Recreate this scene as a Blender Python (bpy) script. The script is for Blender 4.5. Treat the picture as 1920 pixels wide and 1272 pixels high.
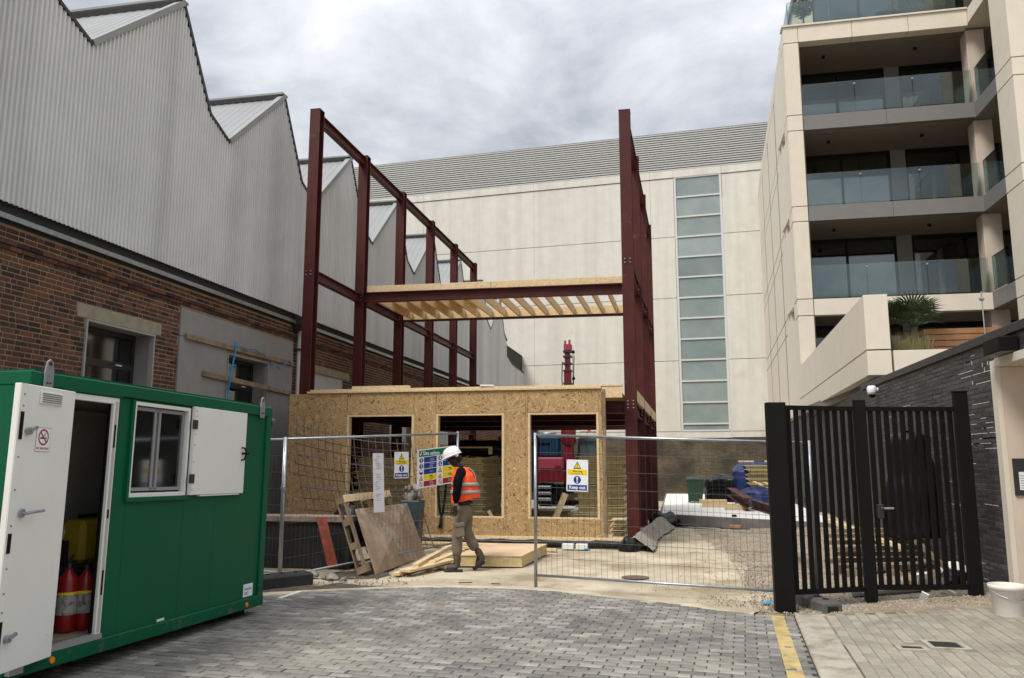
import bpy, bmesh, math, random
from mathutils import Vector, Matrix, Euler, noise as mnoise
random.seed(7)
R = math.radians
V = Vector
for o in list(bpy.data.objects):
    bpy.data.objects.remove(o)
S = bpy.context.scene
COL = S.collection

# ------------------------------------------------------------------ camera
cd = bpy.data.cameras.new('camera')
cam = bpy.data.objects.new('camera', cd)
COL.objects.link(cam)
cam.location = (0, 0, 1.65)
cam.rotation_euler = (R(90 + 8.68), 0, R(11.44))
cd.sensor_width = 36
cd.lens = 28.125
cd.clip_start = 0.05
cd.clip_end = 600
S.camera = cam

# ------------------------------------------------------------------ sky, sun, exposure
SUN_DIR = V((-0.42, -0.62, 1.05)).normalized()      # towards the sun, behind the clouds
W = bpy.data.worlds.new('World')
S.world = W
W.use_nodes = True
nt = W.node_tree
nt.nodes.clear()
def wn(t, **k):
    n = nt.nodes.new(t)
    for a, b in k.items():
        setattr(n, a, b)
    return n
wo = wn('ShaderNodeOutputWorld')
bg = wn('ShaderNodeBackground')
bg.inputs['Strength'].default_value = 0.1
sk = wn('ShaderNodeTexSky', sky_type='NISHITA', sun_disc=False)
sk.sun_elevation = math.asin(SUN_DIR.z)
sk.sun_rotation = math.atan2(SUN_DIR.x, SUN_DIR.y)
tc = wn('ShaderNodeTexCoord')
sep = wn('ShaderNodeSeparateXYZ')
nt.links.new(tc.outputs['Generated'], sep.inputs[0])
ab = wn('ShaderNodeMath', operation='MAXIMUM')
ab.inputs[1].default_value = 0.0
nt.links.new(sep.outputs['Z'], ab.inputs[0])
ad = wn('ShaderNodeMath', operation='ADD')
ad.inputs[1].default_value = 0.22
nt.links.new(ab.outputs[0], ad.inputs[0])
cx = wn('ShaderNodeMath', operation='DIVIDE')
cy = wn('ShaderNodeMath', operation='DIVIDE')
nt.links.new(sep.outputs['X'], cx.inputs[0]); nt.links.new(ad.outputs[0], cx.inputs[1])
nt.links.new(sep.outputs['Y'], cy.inputs[0]); nt.links.new(ad.outputs[0], cy.inputs[1])
cb = wn('ShaderNodeCombineXYZ')
nt.links.new(cx.outputs[0], cb.inputs[0]); nt.links.new(cy.outputs[0], cb.inputs[1])
n1 = wn('ShaderNodeTexNoise')
n1.inputs['Scale'].default_value = 2.3
n1.inputs['Detail'].default_value = 7
n1.inputs['Roughness'].default_value = 0.56
n1.inputs['Distortion'].default_value = 0.25
nt.links.new(cb.outputs[0], n1.inputs['Vector'])
rp = wn('ShaderNodeValToRGB')
rp.color_ramp.elements[0].position = 0.34
rp.color_ramp.elements[0].color = (1.95, 2.08, 2.35, 1)
rp.color_ramp.elements[1].position = 0.66
rp.color_ramp.elements[1].color = (4.95, 5.0, 5.12, 1)
e = rp.color_ramp.elements.new(0.48)
e.color = (3.25, 3.38, 3.65, 1)
hz = wn('ShaderNodeMapRange')                                        # clouds melt into an even grey at the horizon
hz.inputs['From Max'].default_value = 0.16
nt.links.new(sep.outputs['Z'], hz.inputs[0])
hm_ = wn('ShaderNodeMix')
hm_.inputs['A'].default_value = 0.5
nt.links.new(hz.outputs[0], hm_.inputs['Factor'])
nt.links.new(n1.outputs['Fac'], hm_.inputs['B'])
nt.links.new(hm_.outputs['Result'], rp.inputs[0])
mx = wn('ShaderNodeMix', data_type='RGBA')
mx.inputs['Factor'].default_value = 0.93
nt.links.new(sk.outputs[0], mx.inputs['A'])
zq = wn('ShaderNodeMath', operation='MULTIPLY')                       # overcast sky brightest overhead, zenith raised further to light the scene
nt.links.new(ab.outputs[0], zq.inputs[0])
nt.links.new(ab.outputs[0], zq.inputs[1])
zm = wn('ShaderNodeMath', operation='MULTIPLY_ADD')
zm.inputs[1].default_value = 1.7
zm.inputs[2].default_value = 0.62
nt.links.new(zq.outputs[0], zm.inputs[0])
zx = wn('ShaderNodeMix', data_type='RGBA', blend_type='MULTIPLY')
zx.inputs['Factor'].default_value = 1
nt.links.new(rp.outputs[0], zx.inputs['A'])
nt.links.new(zm.outputs[0], zx.inputs['B'])
nt.links.new(zx.outputs['Result'], mx.inputs['B'])
nt.links.new(mx.outputs['Result'], bg.inputs['Color'])
nt.links.new(bg.outputs[0], wo.inputs[0])
sl = bpy.data.lights.new('sun', 'SUN')
so = bpy.data.objects.new('sun', sl)
COL.objects.link(so)
sl.energy = 1.5
sl.angle = R(20)
sl.color = (1.0, 0.955, 0.88)
so.rotation_euler = SUN_DIR.to_track_quat('Z', 'Y').to_euler()
so.location = (-20, -25, 60)
S.view_settings.view_transform = 'Standard'
S.view_settings.look = 'None'
S.view_settings.gamma = 1
S.view_settings.exposure = 1.12
S.view_settings.use_curve_mapping = False
S.render.engine = 'CYCLES'
S.cycles.max_bounces = 6
S.cycles.transparent_max_bounces = 12

# ------------------------------------------------------------------ helpers
IM = {}
def root_of(o):
    while o.parent:
        o = o.parent
    return o
class MB:
    def __init__(s):
        s.v = []; s.f = []
    def add(s, vs, fs):
        b = len(s.v)
        s.v += [tuple(p) for p in vs]
        s.f += [tuple(i + b for i in f) for f in fs]
        return s
    def box(s, x0, x1, y0, y1, z0, z1):
        return s.add([(x0,y0,z0),(x1,y0,z0),(x1,y1,z0),(x0,y1,z0),(x0,y0,z1),(x1,y0,z1),(x1,y1,z1),(x0,y1,z1)],
                     [(0,3,2,1),(4,5,6,7),(0,1,5,4),(1,2,6,5),(2,3,7,6),(3,0,4,7)])
    def ob(s, c, sz, rot=None):
        m = rot.to_matrix() if isinstance(rot, Euler) else (rot or Matrix.Identity(3))
        c = V(c)
        P = [c + m @ V((a*sz[0]/2, b*sz[1]/2, d*sz[2]/2)) for d in (-1,1) for a, b in ((-1,-1),(1,-1),(1,1),(-1,1))]
        return s.add(P, [(0,3,2,1),(4,5,6,7),(0,1,5,4),(1,2,6,5),(2,3,7,6),(3,0,4,7)])
    def bar(s, p, q, w, h, up=(0,0,1)):
        p = V(p); q = V(q); d = (q-p).normalized()
        u = V(up)
        if abs(d.dot(u)) > .98: u = V((0,1,0))
        r = d.cross(u).normalized(); u = r.cross(d)
        P = [x + r*a*w/2 + u*b*h/2 for x in (p, q) for a, b in ((-1,-1),(1,-1),(1,1),(-1,1))]
        return s.add(P, [(0,3,2,1),(4,5,6,7),(0,1,5,4),(1,2,6,5),(2,3,7,6),(3,0,4,7)])
    def quad(s, a, b, c, d):
        return s.add([a,b,c,d], [(0,1,2,3)])
    def prism(s, pts, vec):
        n = len(pts); vec = V(vec)
        return s.add([V(p) for p in pts] + [V(p)+vec for p in pts],
                     [tuple(range(n))[::-1], tuple(range(n, 2*n))] + [(i, (i+1)%n, n+(i+1)%n, n+i) for i in range(n)])
    def tube(s, pts, r, n=8, cap=True):
        pts = [V(p) for p in pts]; L = len(pts)
        rr = r if isinstance(r, (list, tuple)) else [r]*L
        base = len(s.v); prev = None
        for i, p in enumerate(pts):
            d = (pts[min(i+1,L-1)] - pts[max(i-1,0)]).normalized()
            if prev is None:
                u = V((0,0,1)) if abs(d.z) < .9 else V((1,0,0))
            else:
                u = prev
            a = d.cross(u).normalized(); u = a.cross(d).normalized(); prev = u
            for k in range(n):
                t = 2*math.pi*k/n
                s.v.append(tuple(p + (a*math.cos(t) + u*math.sin(t))*rr[i]))
        for i in range(L-1):
            for k in range(n):
                s.f.append((base+i*n+k, base+i*n+(k+1)%n, base+(i+1)*n+(k+1)%n, base+(i+1)*n+k))
        if cap:
            s.f.append(tuple(base+k for k in range(n))[::-1])
            s.f.append(tuple(base+(L-1)*n+k for k in range(n)))
        return s
    def lathe(s, prof, c=(0,0,0), n=20):
        base = len(s.v); c = V(c)
        for r, z in prof:
            for k in range(n):
                t = 2*math.pi*k/n
                s.v.append((c.x + r*math.cos(t), c.y + r*math.sin(t), c.z + z))
        for i in range(len(prof)-1):
            for k in range(n):
                s.f.append((base+i*n+k, base+i*n+(k+1)%n, base+(i+1)*n+(k+1)%n, base+(i+1)*n+k))
        return s
    def loft(s, rings, cap=True):
        n = len(rings[0]); base = len(s.v)
        for r in rings:
            s.v += [tuple(p) for p in r]
        for i in range(len(rings)-1):
            for k in range(n):
                s.f.append((base+i*n+k, base+i*n+(k+1)%n, base+(i+1)*n+(k+1)%n, base+(i+1)*n+k))
        if cap:
            s.f.append(tuple(base+k for k in range(n))[::-1])
            s.f.append(tuple(base+(len(rings)-1)*n+k for k in range(n)))
        return s
    def xf(s, m):
        s.v = [tuple(m @ V(p)) for p in s.v]; return s
    def build(s, name, mat, parent=None, smooth=False, bevel=0, local=False, fix=True, solid=0):
        vs = s.v
        if parent is not None and not local:
            m = IM.get(root_of(parent).name)
            if m is not None:
                vs = [tuple(m @ V(p)) for p in vs]
        me = bpy.data.meshes.new(name)
        me.from_pydata(vs, [], s.f)
        if fix or bevel:
            bm = bmesh.new(); bm.from_mesh(me)
            if fix: bmesh.ops.recalc_face_normals(bm, faces=bm.faces)
            if bevel:
                bmesh.ops.bevel(bm, geom=[e for e in bm.edges if len(e.link_faces) == 2 and e.calc_face_angle(0) > .5],
                                offset=bevel, segments=1, affect='EDGES', clamp_overlap=True)
            bm.to_mesh(me); bm.free()
        if smooth:
            me.polygons.foreach_set('use_smooth', [True]*len(me.polygons))
        me.materials.append(mat)
        o = bpy.data.objects.new(name, me); COL.objects.link(o)
        if parent is not None: o.parent = parent
        if solid:
            md = o.modifiers.new('thick', 'SOLIDIFY'); md.thickness = solid; md.offset = 0
        return o
def tag(o, label=None, cat=None, group=None, kind=None):
    if label: o['label'] = label
    if cat: o['category'] = cat
    if group: o['group'] = group
    if kind: o['kind'] = kind
    return o
def thing(name, label, cat, loc=(0,0,0), rz=0, group=None, rx=0):
    o = bpy.data.objects.new(name, None); COL.objects.link(o)
    o.location = loc; o.rotation_euler = (rx, 0, rz); o.empty_display_size = .2
    m = Matrix.Translation(V(loc)) @ Euler((rx, 0, rz)).to_matrix().to_4x4()
    IM[o.name] = m.inverted()
    return tag(o, label, cat, group)
def single(mb, name, mat, label, cat, group=None, **k):
    xs = [p[0] for p in mb.v]; ys = [p[1] for p in mb.v]; zs = [p[2] for p in mb.v]
    c = V(((min(xs)+max(xs))/2, (min(ys)+max(ys))/2, min(zs)))
    mb.v = [tuple(V(p)-c) for p in mb.v]
    o = mb.build(name, mat, **k); o.location = c
    IM[o.name] = Matrix.Translation(-c)
    return tag(o, label, cat, group)
def struct(mb, name, mat, **k):
    o = mb.build(name, mat, **k); o['kind'] = 'structure'; return o
def pipe_i(mb, p, q, w, h, tf=.016, tw=.011, up=(0,0,1), rgt=None):
    """I-section from p to q: flange width w along r, depth h along u."""
    p = V(p); q = V(q); d = (q-p).normalized(); u = V(up)
    r = d.cross(u).normalized(); u = r.cross(d).normalized()
    pts = [(-w/2,-h/2),(w/2,-h/2),(w/2,-h/2+tf),(tw/2,-h/2+tf),(tw/2,h/2-tf),(w/2,h/2-tf),(w/2,h/2),(-w/2,h/2),(-w/2,h/2-tf),(-tw/2,h/2-tf),(-tw/2,-h/2+tf),(-w/2,-h/2+tf)]
    a = [p + r*x + u*y for x, y in pts]
    mb.prism(a, q-p)
    return mb

# ------------------------------------------------------------------ materials
MATS = {}
def mat(name, col, rough=.7, metal=0, var=0, vs=3, stretch=(1,1,1), bump=0, bs=40, spec=.4, rnd=0, dirt=None, ds=1.2, dpos=.5, trans=None, streak=None, coat=0, bst=None, dirt2=None):
    """procedural surface: base colour, noise variation, random per island, dirt patches, vertical streaks, bump."""
    m = bpy.data.materials.new(name); m.use_nodes = True
    t = m.node_tree; N = t.nodes; L = t.links
    b = N['Principled BSDF']
    b.inputs['Roughness'].default_value = rough
    b.inputs['Metallic'].default_value = metal
    b.inputs['Specular IOR Level'].default_value = spec
    if coat:
        b.inputs['Coat Weight'].default_value = coat; b.inputs['Coat Roughness'].default_value = .15
    tcn = N.new('ShaderNodeTexCoord')
    geo = N.new('ShaderNodeNewGeometry')
    def vec(sc, st, world=False):
        mp = N.new('ShaderNodeMapping')
        mp.inputs['Scale'].default_value = tuple(sc*x for x in st)
        L.new(geo.outputs['Position'] if world else tcn.outputs['Object'], mp.inputs['Vector'])
        return mp.outputs[0]
    def noi(v, detail=5, r=.6):
        n = N.new('ShaderNodeTexNoise'); n.inputs['Scale'].default_value = 1
        n.inputs['Detail'].default_value = detail; n.inputs['Roughness'].default_value = r
        L.new(v, n.inputs['Vector']); return n.outputs['Fac']
    def ramp(f, a, c, p0=.3, p1=.7):
        r_ = N.new('ShaderNodeValToRGB')
        r_.color_ramp.elements[0].position = p0; r_.color_ramp.elements[1].position = p1
        r_.color_ramp.elements[0].color = (*a, 1); r_.color_ramp.elements[1].color = (*c, 1)
        L.new(f, r_.inputs[0]); return r_.outputs[0]
    def mixc(f, a, c, bt='MIX'):
        x = N.new('ShaderNodeMix'); x.data_type = 'RGBA'; x.blend_type = bt
        if isinstance(f, (int, float)): x.inputs['Factor'].default_value = f
        else: L.new(f, x.inputs['Factor'])
        for sck, val in (('A', a), ('B', c)):
            if isinstance(val, tuple): x.inputs[sck].default_value = (*val, 1)
            else: L.new(val, x.inputs[sck])
        return x.outputs['Result']
    cols = col if isinstance(col, list) else [col]
    if len(cols) > 1:
        oi = N.new('ShaderNodeObjectInfo')
        a = N.new('ShaderNodeMath'); a.operation = 'ADD'
        L.new(geo.outputs['Random Per Island'], a.inputs[0]); L.new(oi.outputs['Random'], a.inputs[1])
        fr = N.new('ShaderNodeMath'); fr.operation = 'FRACT'; L.new(a.outputs[0], fr.inputs[0])
        r_ = N.new('ShaderNodeValToRGB'); cr = r_.color_ramp; cr.interpolation = 'LINEAR'
        while len(cr.elements) < len(cols): cr.elements.new(.5)
        for i, c in enumerate(cols):
            cr.elements[i].position = i/(len(cols)-1); cr.elements[i].color = (*c, 1)
        L.new(fr.outputs[0], r_.inputs[0]); c0 = r_.outputs[0]
    else:
        c0 = cols[0]
    if var:
        f = noi(vec(vs, stretch))
        g = ramp(f, (1-var,)*3, (1+var,)*3)
        c0 = mixc(1.0, c0, g, 'MULTIPLY')
    if streak:
        f = noi(vec(1, (streak[0], streak[0], streak[1]), True), 6, .65)
        c0 = mixc(1.0, c0, ramp(f, (1-streak[2],)*3, (1,)*3, .38, .58), 'MULTIPLY')
    if dirt:
        f = noi(vec(ds, (1,1,1), True), 8, .68)
        mk = ramp(f, (0,0,0), (1,1,1), dpos, dpos+.14)
        c0 = mixc(mk, c0, dirt)
    if dirt2:
        f = noi(vec(dirt2[1], (1,1,1), True), 7, .62)
        c0 = mixc(ramp(f, (0,0,0), (dirt2[3],)*3, dirt2[2], dirt2[2]+.2), c0, dirt2[0])
    if isinstance(c0, tuple): b.inputs['Base Color'].default_value = (*c0, 1)
    else: L.new(c0, b.inputs['Base Color'])
    if bump:
        f = noi(vec(bs, bst or (1,1,1)), 4, .6)
        bn = N.new('ShaderNodeBump'); bn.inputs['Strength'].default_value = bump; bn.inputs['Distance'].default_value = .02
        L.new(f, bn.inputs['Height']); L.new(bn.outputs[0], b.inputs['Normal'])
        rr = N.new('ShaderNodeMapRange'); rr.inputs['To Min'].default_value = max(.05, rough-.12); rr.inputs['To Max'].default_value = min(1, rough+.12)
        L.new(f, rr.inputs[0]); L.new(rr.outputs[0], b.inputs['Roughness'])
    MATS[name] = m
    return m
def glass(name, tint, alpha=.25, rough=.03, refl=1.0):
    """thin sheet of glass: clear part plus a mirror coat."""
    m = bpy.data.materials.new(name); m.use_nodes = True
    N = m.node_tree.nodes; L = m.node_tree.links; N.clear()
    o = N.new('ShaderNodeOutputMaterial'); mx = N.new('ShaderNodeMixShader')
    tr = N.new('ShaderNodeBsdfTransparent'); tr.inputs[0].default_value = (*tint, 1)
    gl = N.new('ShaderNodeBsdfGlossy'); gl.inputs['Roughness'].default_value = rough
    gl.inputs['Color'].default_value = (.9,.95,.95,1)
    fr = N.new('ShaderNodeFresnel'); fr.inputs[0].default_value = 1.5
    ma = N.new('ShaderNodeMath'); ma.operation = 'MULTIPLY_ADD'; ma.inputs[1].default_value = refl; ma.inputs[2].default_value = alpha
    L.new(fr.outputs[0], ma.inputs[0]); L.new(ma.outputs[0], mx.inputs[0])
    L.new(tr.outputs[0], mx.inputs[1]); L.new(gl.outputs[0], mx.inputs[2]); L.new(mx.outputs[0], o.inputs[0])
    return m
def osb_mat(name='strand_board', k=1.0):
    m = bpy.data.materials.new(name); m.use_nodes = True
    t = m.node_tree; N = t.nodes; L = t.links; b = N['Principled BSDF']
    b.inputs['Roughness'].default_value = .75; b.inputs['Specular IOR Level'].default_value = .25
    tcn = N.new('ShaderNodeTexCoord')
    outs = []
    for i, (ang, off) in enumerate(((25, 0), (-35, 3.3), (80, 7.1))):
        mp = N.new('ShaderNodeMapping'); mp.inputs['Rotation'].default_value = (0, R(ang), 0)
        mp.vector_type = 'TEXTURE'; mp.inputs['Scale'].default_value = (.085, .03, .024); mp.inputs['Location'].default_value = (off, off, off)
        L.new(tcn.outputs['Object'], mp.inputs[0])
        nd = N.new('ShaderNodeTexNoise'); nd.inputs['Scale'].default_value = 2.0
        L.new(mp.outputs[0], nd.inputs['Vector'])
        vm = N.new('ShaderNodeVectorMath'); vm.operation = 'MULTIPLY_ADD'; vm.inputs[1].default_value = (.5,.5,.5)
        L.new(nd.outputs['Color'], vm.inputs[0]); L.new(mp.outputs[0], vm.inputs[2])
        vo = N.new('ShaderNodeTexVoronoi'); L.new(vm.outputs[0], vo.inputs['Vector']); vo.inputs['Scale'].default_value = 1
        sx = N.new('ShaderNodeSeparateColor'); L.new(vo.outputs['Color'], sx.inputs[0]); outs.append(sx.outputs)
    g1 = N.new('ShaderNodeMath'); g1.operation = 'GREATER_THAN'; g1.inputs[1].default_value = .5; L.new(outs[0][1], g1.inputs[0])
    m1 = N.new('ShaderNodeMix'); L.new(g1.outputs[0], m1.inputs['Factor']); L.new(outs[0][0], m1.inputs['A']); L.new(outs[1][0], m1.inputs['B'])
    g2 = N.new('ShaderNodeMath'); g2.operation = 'GREATER_THAN'; g2.inputs[1].default_value = .6; L.new(outs[1][1], g2.inputs[0])
    m2 = N.new('ShaderNodeMix'); L.new(g2.outputs[0], m2.inputs['Factor']); L.new(m1.outputs['Result'], m2.inputs['A']); L.new(outs[2][0], m2.inputs['B'])
    r_ = N.new('ShaderNodeValToRGB'); cr = r_.color_ramp
    for p, c in ((.0, (.10,.055,.024)), (.07, (.30,.185,.08)), (.25, (.385,.245,.11)), (.6, (.42,.275,.128)), (.92, (.475,.325,.16)), (1, (.60,.44,.25))):
        e_ = cr.elements.new(p) if p not in (0, 1) else cr.elements[0 if p == 0 else -1]
        e_.color = tuple(x*k for x in c) + (1,)
    L.new(m2.outputs['Result'], r_.inputs[0]); L.new(r_.outputs[0], b.inputs['Base Color'])
    bn = N.new('ShaderNodeBump'); bn.inputs['Strength'].default_value = .25; bn.inputs['Distance'].default_value = .01
    L.new(m2.outputs['Result'], bn.inputs['Height']); L.new(bn.outputs[0], b.inputs['Normal'])
    return m

K_BRICK = mat('brown_brick', [(.062,.024,.014),(.019,.010,.009),(.115,.041,.021),(.075,.033,.019),(.026,.013,.011),(.15,.054,.026),(.095,.047,.027),(.034,.017,.013)], .85, var=.3, vs=14, bump=.35, bs=60)
K_BBRICK = mat('black_brick', [(.02,.02,.022),(.036,.036,.038),(.062,.062,.063),(.028,.028,.03),(.048,.047,.047),(.02,.02,.022),(.08,.079,.077)], .48, spec=.6, var=.3, vs=14, bump=.3, bs=60)
K_MORTAR = mat('lime_mortar', (.27,.20,.135), .9, var=.25, vs=4, bump=.2)
K_BMORTAR = mat('grey_mortar', (.10,.10,.10), .9, var=.3, vs=3, bump=.2)
K_CLAD = mat('cladding_metal', (.63,.635,.63), .5, metal=.1, var=.05, vs=1.2, streak=(.7,.03,.2), spec=.4)
K_ROOFM = mat('roof_metal', (.27,.275,.275), .6, metal=.15, var=.08, vs=1)
K_TRIM = mat('dark_trim', (.03,.03,.032), .5)
K_GALV = mat('galvanised_steel', (.34,.36,.38), .38, metal=.75, var=.2, vs=9)
K_WIRE = mat('fence_wire', (.085,.088,.09), .5, metal=.4)
K_RED = mat('oxide_red_steel', (.066,.0135,.0115), .5, spec=.25, var=.22, vs=3, bump=.08, bs=30, dirt=(.125,.05,.038), ds=4, dpos=.6)
K_OSB = osb_mat()
K_TIMB = mat('sawn_timber', (.64,.485,.285), .75, var=.18, vs=3, stretch=(6,6,6), bump=.15, dirt=(.42,.28,.14), ds=7, dpos=.63)
K_TIMB2 = mat('weathered_timber', (.23,.165,.105), .85, var=.35, vs=6, bump=.3)
K_PLY = mat('weathered_plywood', (.30,.215,.14), .85, var=.3, vs=5, stretch=(1,1,.25), bump=.25, dirt=(.42,.36,.29), ds=3.2, dpos=.52)
K_FOAM = mat('yellow_foam', (.56,.46,.22), .85, var=.15, vs=8, bump=.25, dirt=(.45,.36,.18), ds=5)
K_CONC = mat('site_concrete', (.45,.39,.285), .9, var=.28, vs=1.1, bump=.4, bs=30, dirt=(.27,.21,.13), ds=.7, dpos=.48)
K_SLAB = mat('slab_concrete', (.5,.48,.44), .85, var=.12, vs=2, bump=.2)
K_SHEETW = mat('pale_membrane', (.72,.71,.67), .7, var=.08, vs=2)
K_WALLC = mat('precast_wall_concrete', (.66,.64,.57), .85, var=.06, vs=1.5, bump=.12, bs=20, streak=(1.3,.05,.11), dirt=(.50,.47,.40), ds=.5, dpos=.62)
K_CREAM = mat('cream_stone', (.655,.595,.495), .75, var=.045, vs=2, bump=.06, bs=30)
K_PINK = mat('portal_stone', (.60,.50,.41), .75, var=.06, vs=3, bump=.08, bs=40)
K_SOFF = mat('soffit_board', (.19,.16,.13), .8, var=.08)
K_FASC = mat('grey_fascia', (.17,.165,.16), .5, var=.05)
K_DARKIN = mat('dark_interior', (.03,.03,.03), .9)
K_GREY = mat('grey_render_board', (.235,.225,.215), .8, var=.09, vs=2.5, bump=.06)
K_LINT = mat('concrete_lintel', (.27,.245,.17), .9, var=.2, vs=5, bump=.3)
K_UPVC = mat('grey_window_frame', (.25,.25,.25), .5)
K_WFRAME = mat('white_window_frame', (.6,.6,.58), .45)
K_GFRAME = mat('stone_window_frame', (.29,.285,.265), .6, var=.1)
K_GREEN = mat('green_paint', (.0,.088,.037), .5, var=.08, vs=1.5, spec=.22, dirt=(.012,.072,.038), ds=1.8, dpos=.6, bump=.02, bs=3)
K_WHITE = mat('white_paint', (.74,.74,.70), .42, var=.03, vs=2, dirt=(.60,.58,.52), ds=5, dpos=.64)
K_GREENM = mat('muddy_green_paint', (.0,.085,.036), .6, var=.1, spec=.2, dirt=(.10,.10,.07), ds=6, dpos=.56)
K_CREAMIN = mat('jamb_grey', (.42,.39,.36), .5)
K_BLACK = mat('black_paint', (.0045,.0045,.0045), .55, var=.2, vs=6, spec=.18)
K_RUBBER = mat('black_rubber', (.022,.022,.022), .7, var=.3, vs=8, bump=.3)
K_PLASTIC = mat('black_polythene', (.007,.007,.008), .34, bump=.4, bs=9, spec=.3)
K_DPM = mat('damp_proof_sheet', (.028,.028,.03), .42, bump=.3, bs=12)
K_DPMG = mat('grey_sheet_underside', (.27,.245,.205), .55, bump=.35, bs=8, var=.25)
K_PAVER = mat('block_paver', [(.165,.158,.141),(.215,.203,.18),(.135,.13,.12),(.20,.19,.168),(.30,.285,.25),(.17,.162,.145),(.225,.2,.168)], .85, var=.3, vs=5, bump=.3, bs=45, dirt=(.105,.10,.09), ds=.8, dpos=.5, dirt2=((.31,.285,.235), .55, .5, .65))
K_SETT = mat('pavement_sett', [(.28,.255,.21),(.33,.30,.245),(.26,.235,.19),(.30,.265,.215),(.35,.315,.255)], .85, var=.14, vs=7, bump=.2, bs=45, dirt=(.20,.18,.145), ds=1.4, dpos=.53)
K_SAND = mat('joint_sand', (.04,.037,.032), .95, var=.3, vs=6)
K_SANDB = mat('joint_sand_pale', (.2,.178,.14), .95, var=.3, vs=6)
K_KERB = mat('kerb_concrete', (.36,.325,.26), .85, var=.2, vs=4, bump=.3, dirt=(.21,.185,.14), ds=2.6, dpos=.5)
K_YELL = mat('yellow_road_paint', (.43,.325,.13), .8, var=.25, vs=8, dirt=(.24,.21,.15), ds=6, dpos=.52)
K_STONE = mat('gravel_stone', [(.30,.23,.15),(.42,.36,.28),(.19,.15,.11),(.5,.45,.38),(.27,.22,.17)], .85)
K_MUD = mat('gravel_bed', (.27,.225,.165), .95, var=.35, vs=3, bump=.5, bs=25)
K_DIRT = mat('dark_soil', (.075,.06,.043), .95, var=.4, vs=9, bump=.6, bs=30)
K_BLUE = mat('blue_paint', (.008,.02,.05), .5)
K_SBLUE = mat('sign_blue', (.012,.04,.22), .4)
K_SYEL = mat('sign_yellow', (.8,.58,.01), .4)
K_SGREEN = mat('sign_green', (.0,.16,.06), .4)
K_SRED = mat('sign_red', (.33,.01,.02), .4)
K_SWHITE = mat('sign_white', (.76,.77,.80), .4)
K_INK = mat('black_ink', (.012,.012,.012), .5)
K_ORANGE = mat('hi_vis_orange', (.92,.10,.02), .75, var=.12, vs=9, bump=.5, bs=11)
K_LIME = mat('reflective_tape', (.33,.36,.35), .35, metal=.2)
K_SKIN = mat('dark_skin', (.028,.013,.009), .55)
K_NAVY = mat('navy_cloth', (.003,.0035,.006), .9, bump=.4, bs=14, spec=.1)
K_TROU = mat('khaki_cloth', (.165,.128,.095), .9, var=.22, vs=6, bump=.5, bs=11)
K_BOOT = mat('brown_boot_leather', (.075,.058,.042), .75, var=.3, vs=14, bump=.3)
K_EXT = mat('extinguisher_red', (.24,.008,.008), .35, coat=.2)
K_YCASE = mat('yellow_case', (.45,.30,.012), .5)
K_CRED = mat('crane_red', (.15,.008,.016), .4, var=.1)
K_CPINK = mat('faded_red_panel', (.30,.04,.065), .5, var=.08)
K_TEAL = mat('machine_blue', (.006,.035,.085), .45)
K_TARP = mat('blue_tarpaulin', (.009,.024,.105), .4, bump=.4, bs=7)
K_BIN = mat('green_bin_plastic', (.018,.05,.025), .5)
K_LEAF = mat('palm_leaf', [(.03,.055,.022),(.05,.08,.03),(.075,.10,.045),(.035,.06,.025)], .55)
K_BARK = mat('bark', (.11,.08,.055), .9, bump=.5)
K_DECKW = mat('cedar_slat', (.26,.125,.055), .7, var=.2, vs=4)
K_STEELB = mat('brushed_steel', (.5,.5,.5), .3, metal=.9)
K_ROPE = mat('blue_rope', (.01,.22,.45), .7)
K_LBLUE = mat('blue_litter', (.03,.33,.6), .6)
K_CURT = mat('pale_curtain', (.55,.60,.55), .8)
K_REBAR = mat('rusted_rebar', (.075,.038,.018), .75, var=.4, vs=12)
K_ORL = mat('orange_lens', (.75,.22,.01), .3)
K_PLASTW = mat('white_plastic', (.74,.72,.66), .45, var=.05, vs=5, dirt=(.5,.46,.38), ds=9, dpos=.66)
K_DARKMET = mat('dark_metal', (.05,.05,.052), .45, metal=.5)
G_DARK = glass('dark_window_glass', (.34,.37,.38), .12)
G_BAL = glass('balustrade_glass', (.82,.9,.87), .05, .02, .9)
G_STRIP = mat('frosted_strip_glass', [(.20,.25,.245),(.27,.325,.32),(.235,.28,.265),(.30,.35,.355)], .12, var=.16, vs=.6, spec=.5)
G_LEFT = glass('factory_window_glass', (.28,.29,.28), .10, .06)
# ================================================================== ground
def clamp(a, lo, hi): return max(lo, min(hi, a))
def gz(x, y):
    z = clamp((x-1.25)*.06, 0, .15) if y < 26 else 0
    if y > 30: z -= (y-30)*.034
    return z
def sheet(name, mt, xs, ys, dz=0, kind='structure', jit=0):
    mb = MB(); n = len(xs)
    for y in ys:
        for x in xs:
            mb.v.append((x, y, gz(x, y)+dz+(mnoise.noise(V((x*1.3, y*1.3, 0)))*jit if jit else 0)))
    for j in range(len(ys)-1):
        for i in range(n-1):
            mb.f.append((j*n+i, j*n+i+1, (j+1)*n+i+1, (j+1)*n+i))
    o = mb.build(name, mt, smooth=True, fix=False); o['kind'] = kind
    return o
def rng(a, b, st):
    n = max(1, int(round((b-a)/st))); return [a+(b-a)*i/n for i in range(n+1)]
sheet('ground', K_CONC, [-150,-90,-40,-25]+rng(-15, 12, .25)+[20,40,90,150], [-60,-20,-5]+rng(0, 30, .25)+rng(31, 60, 1)+[75,100,160,300], jit=.012, dz=-.012)

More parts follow.
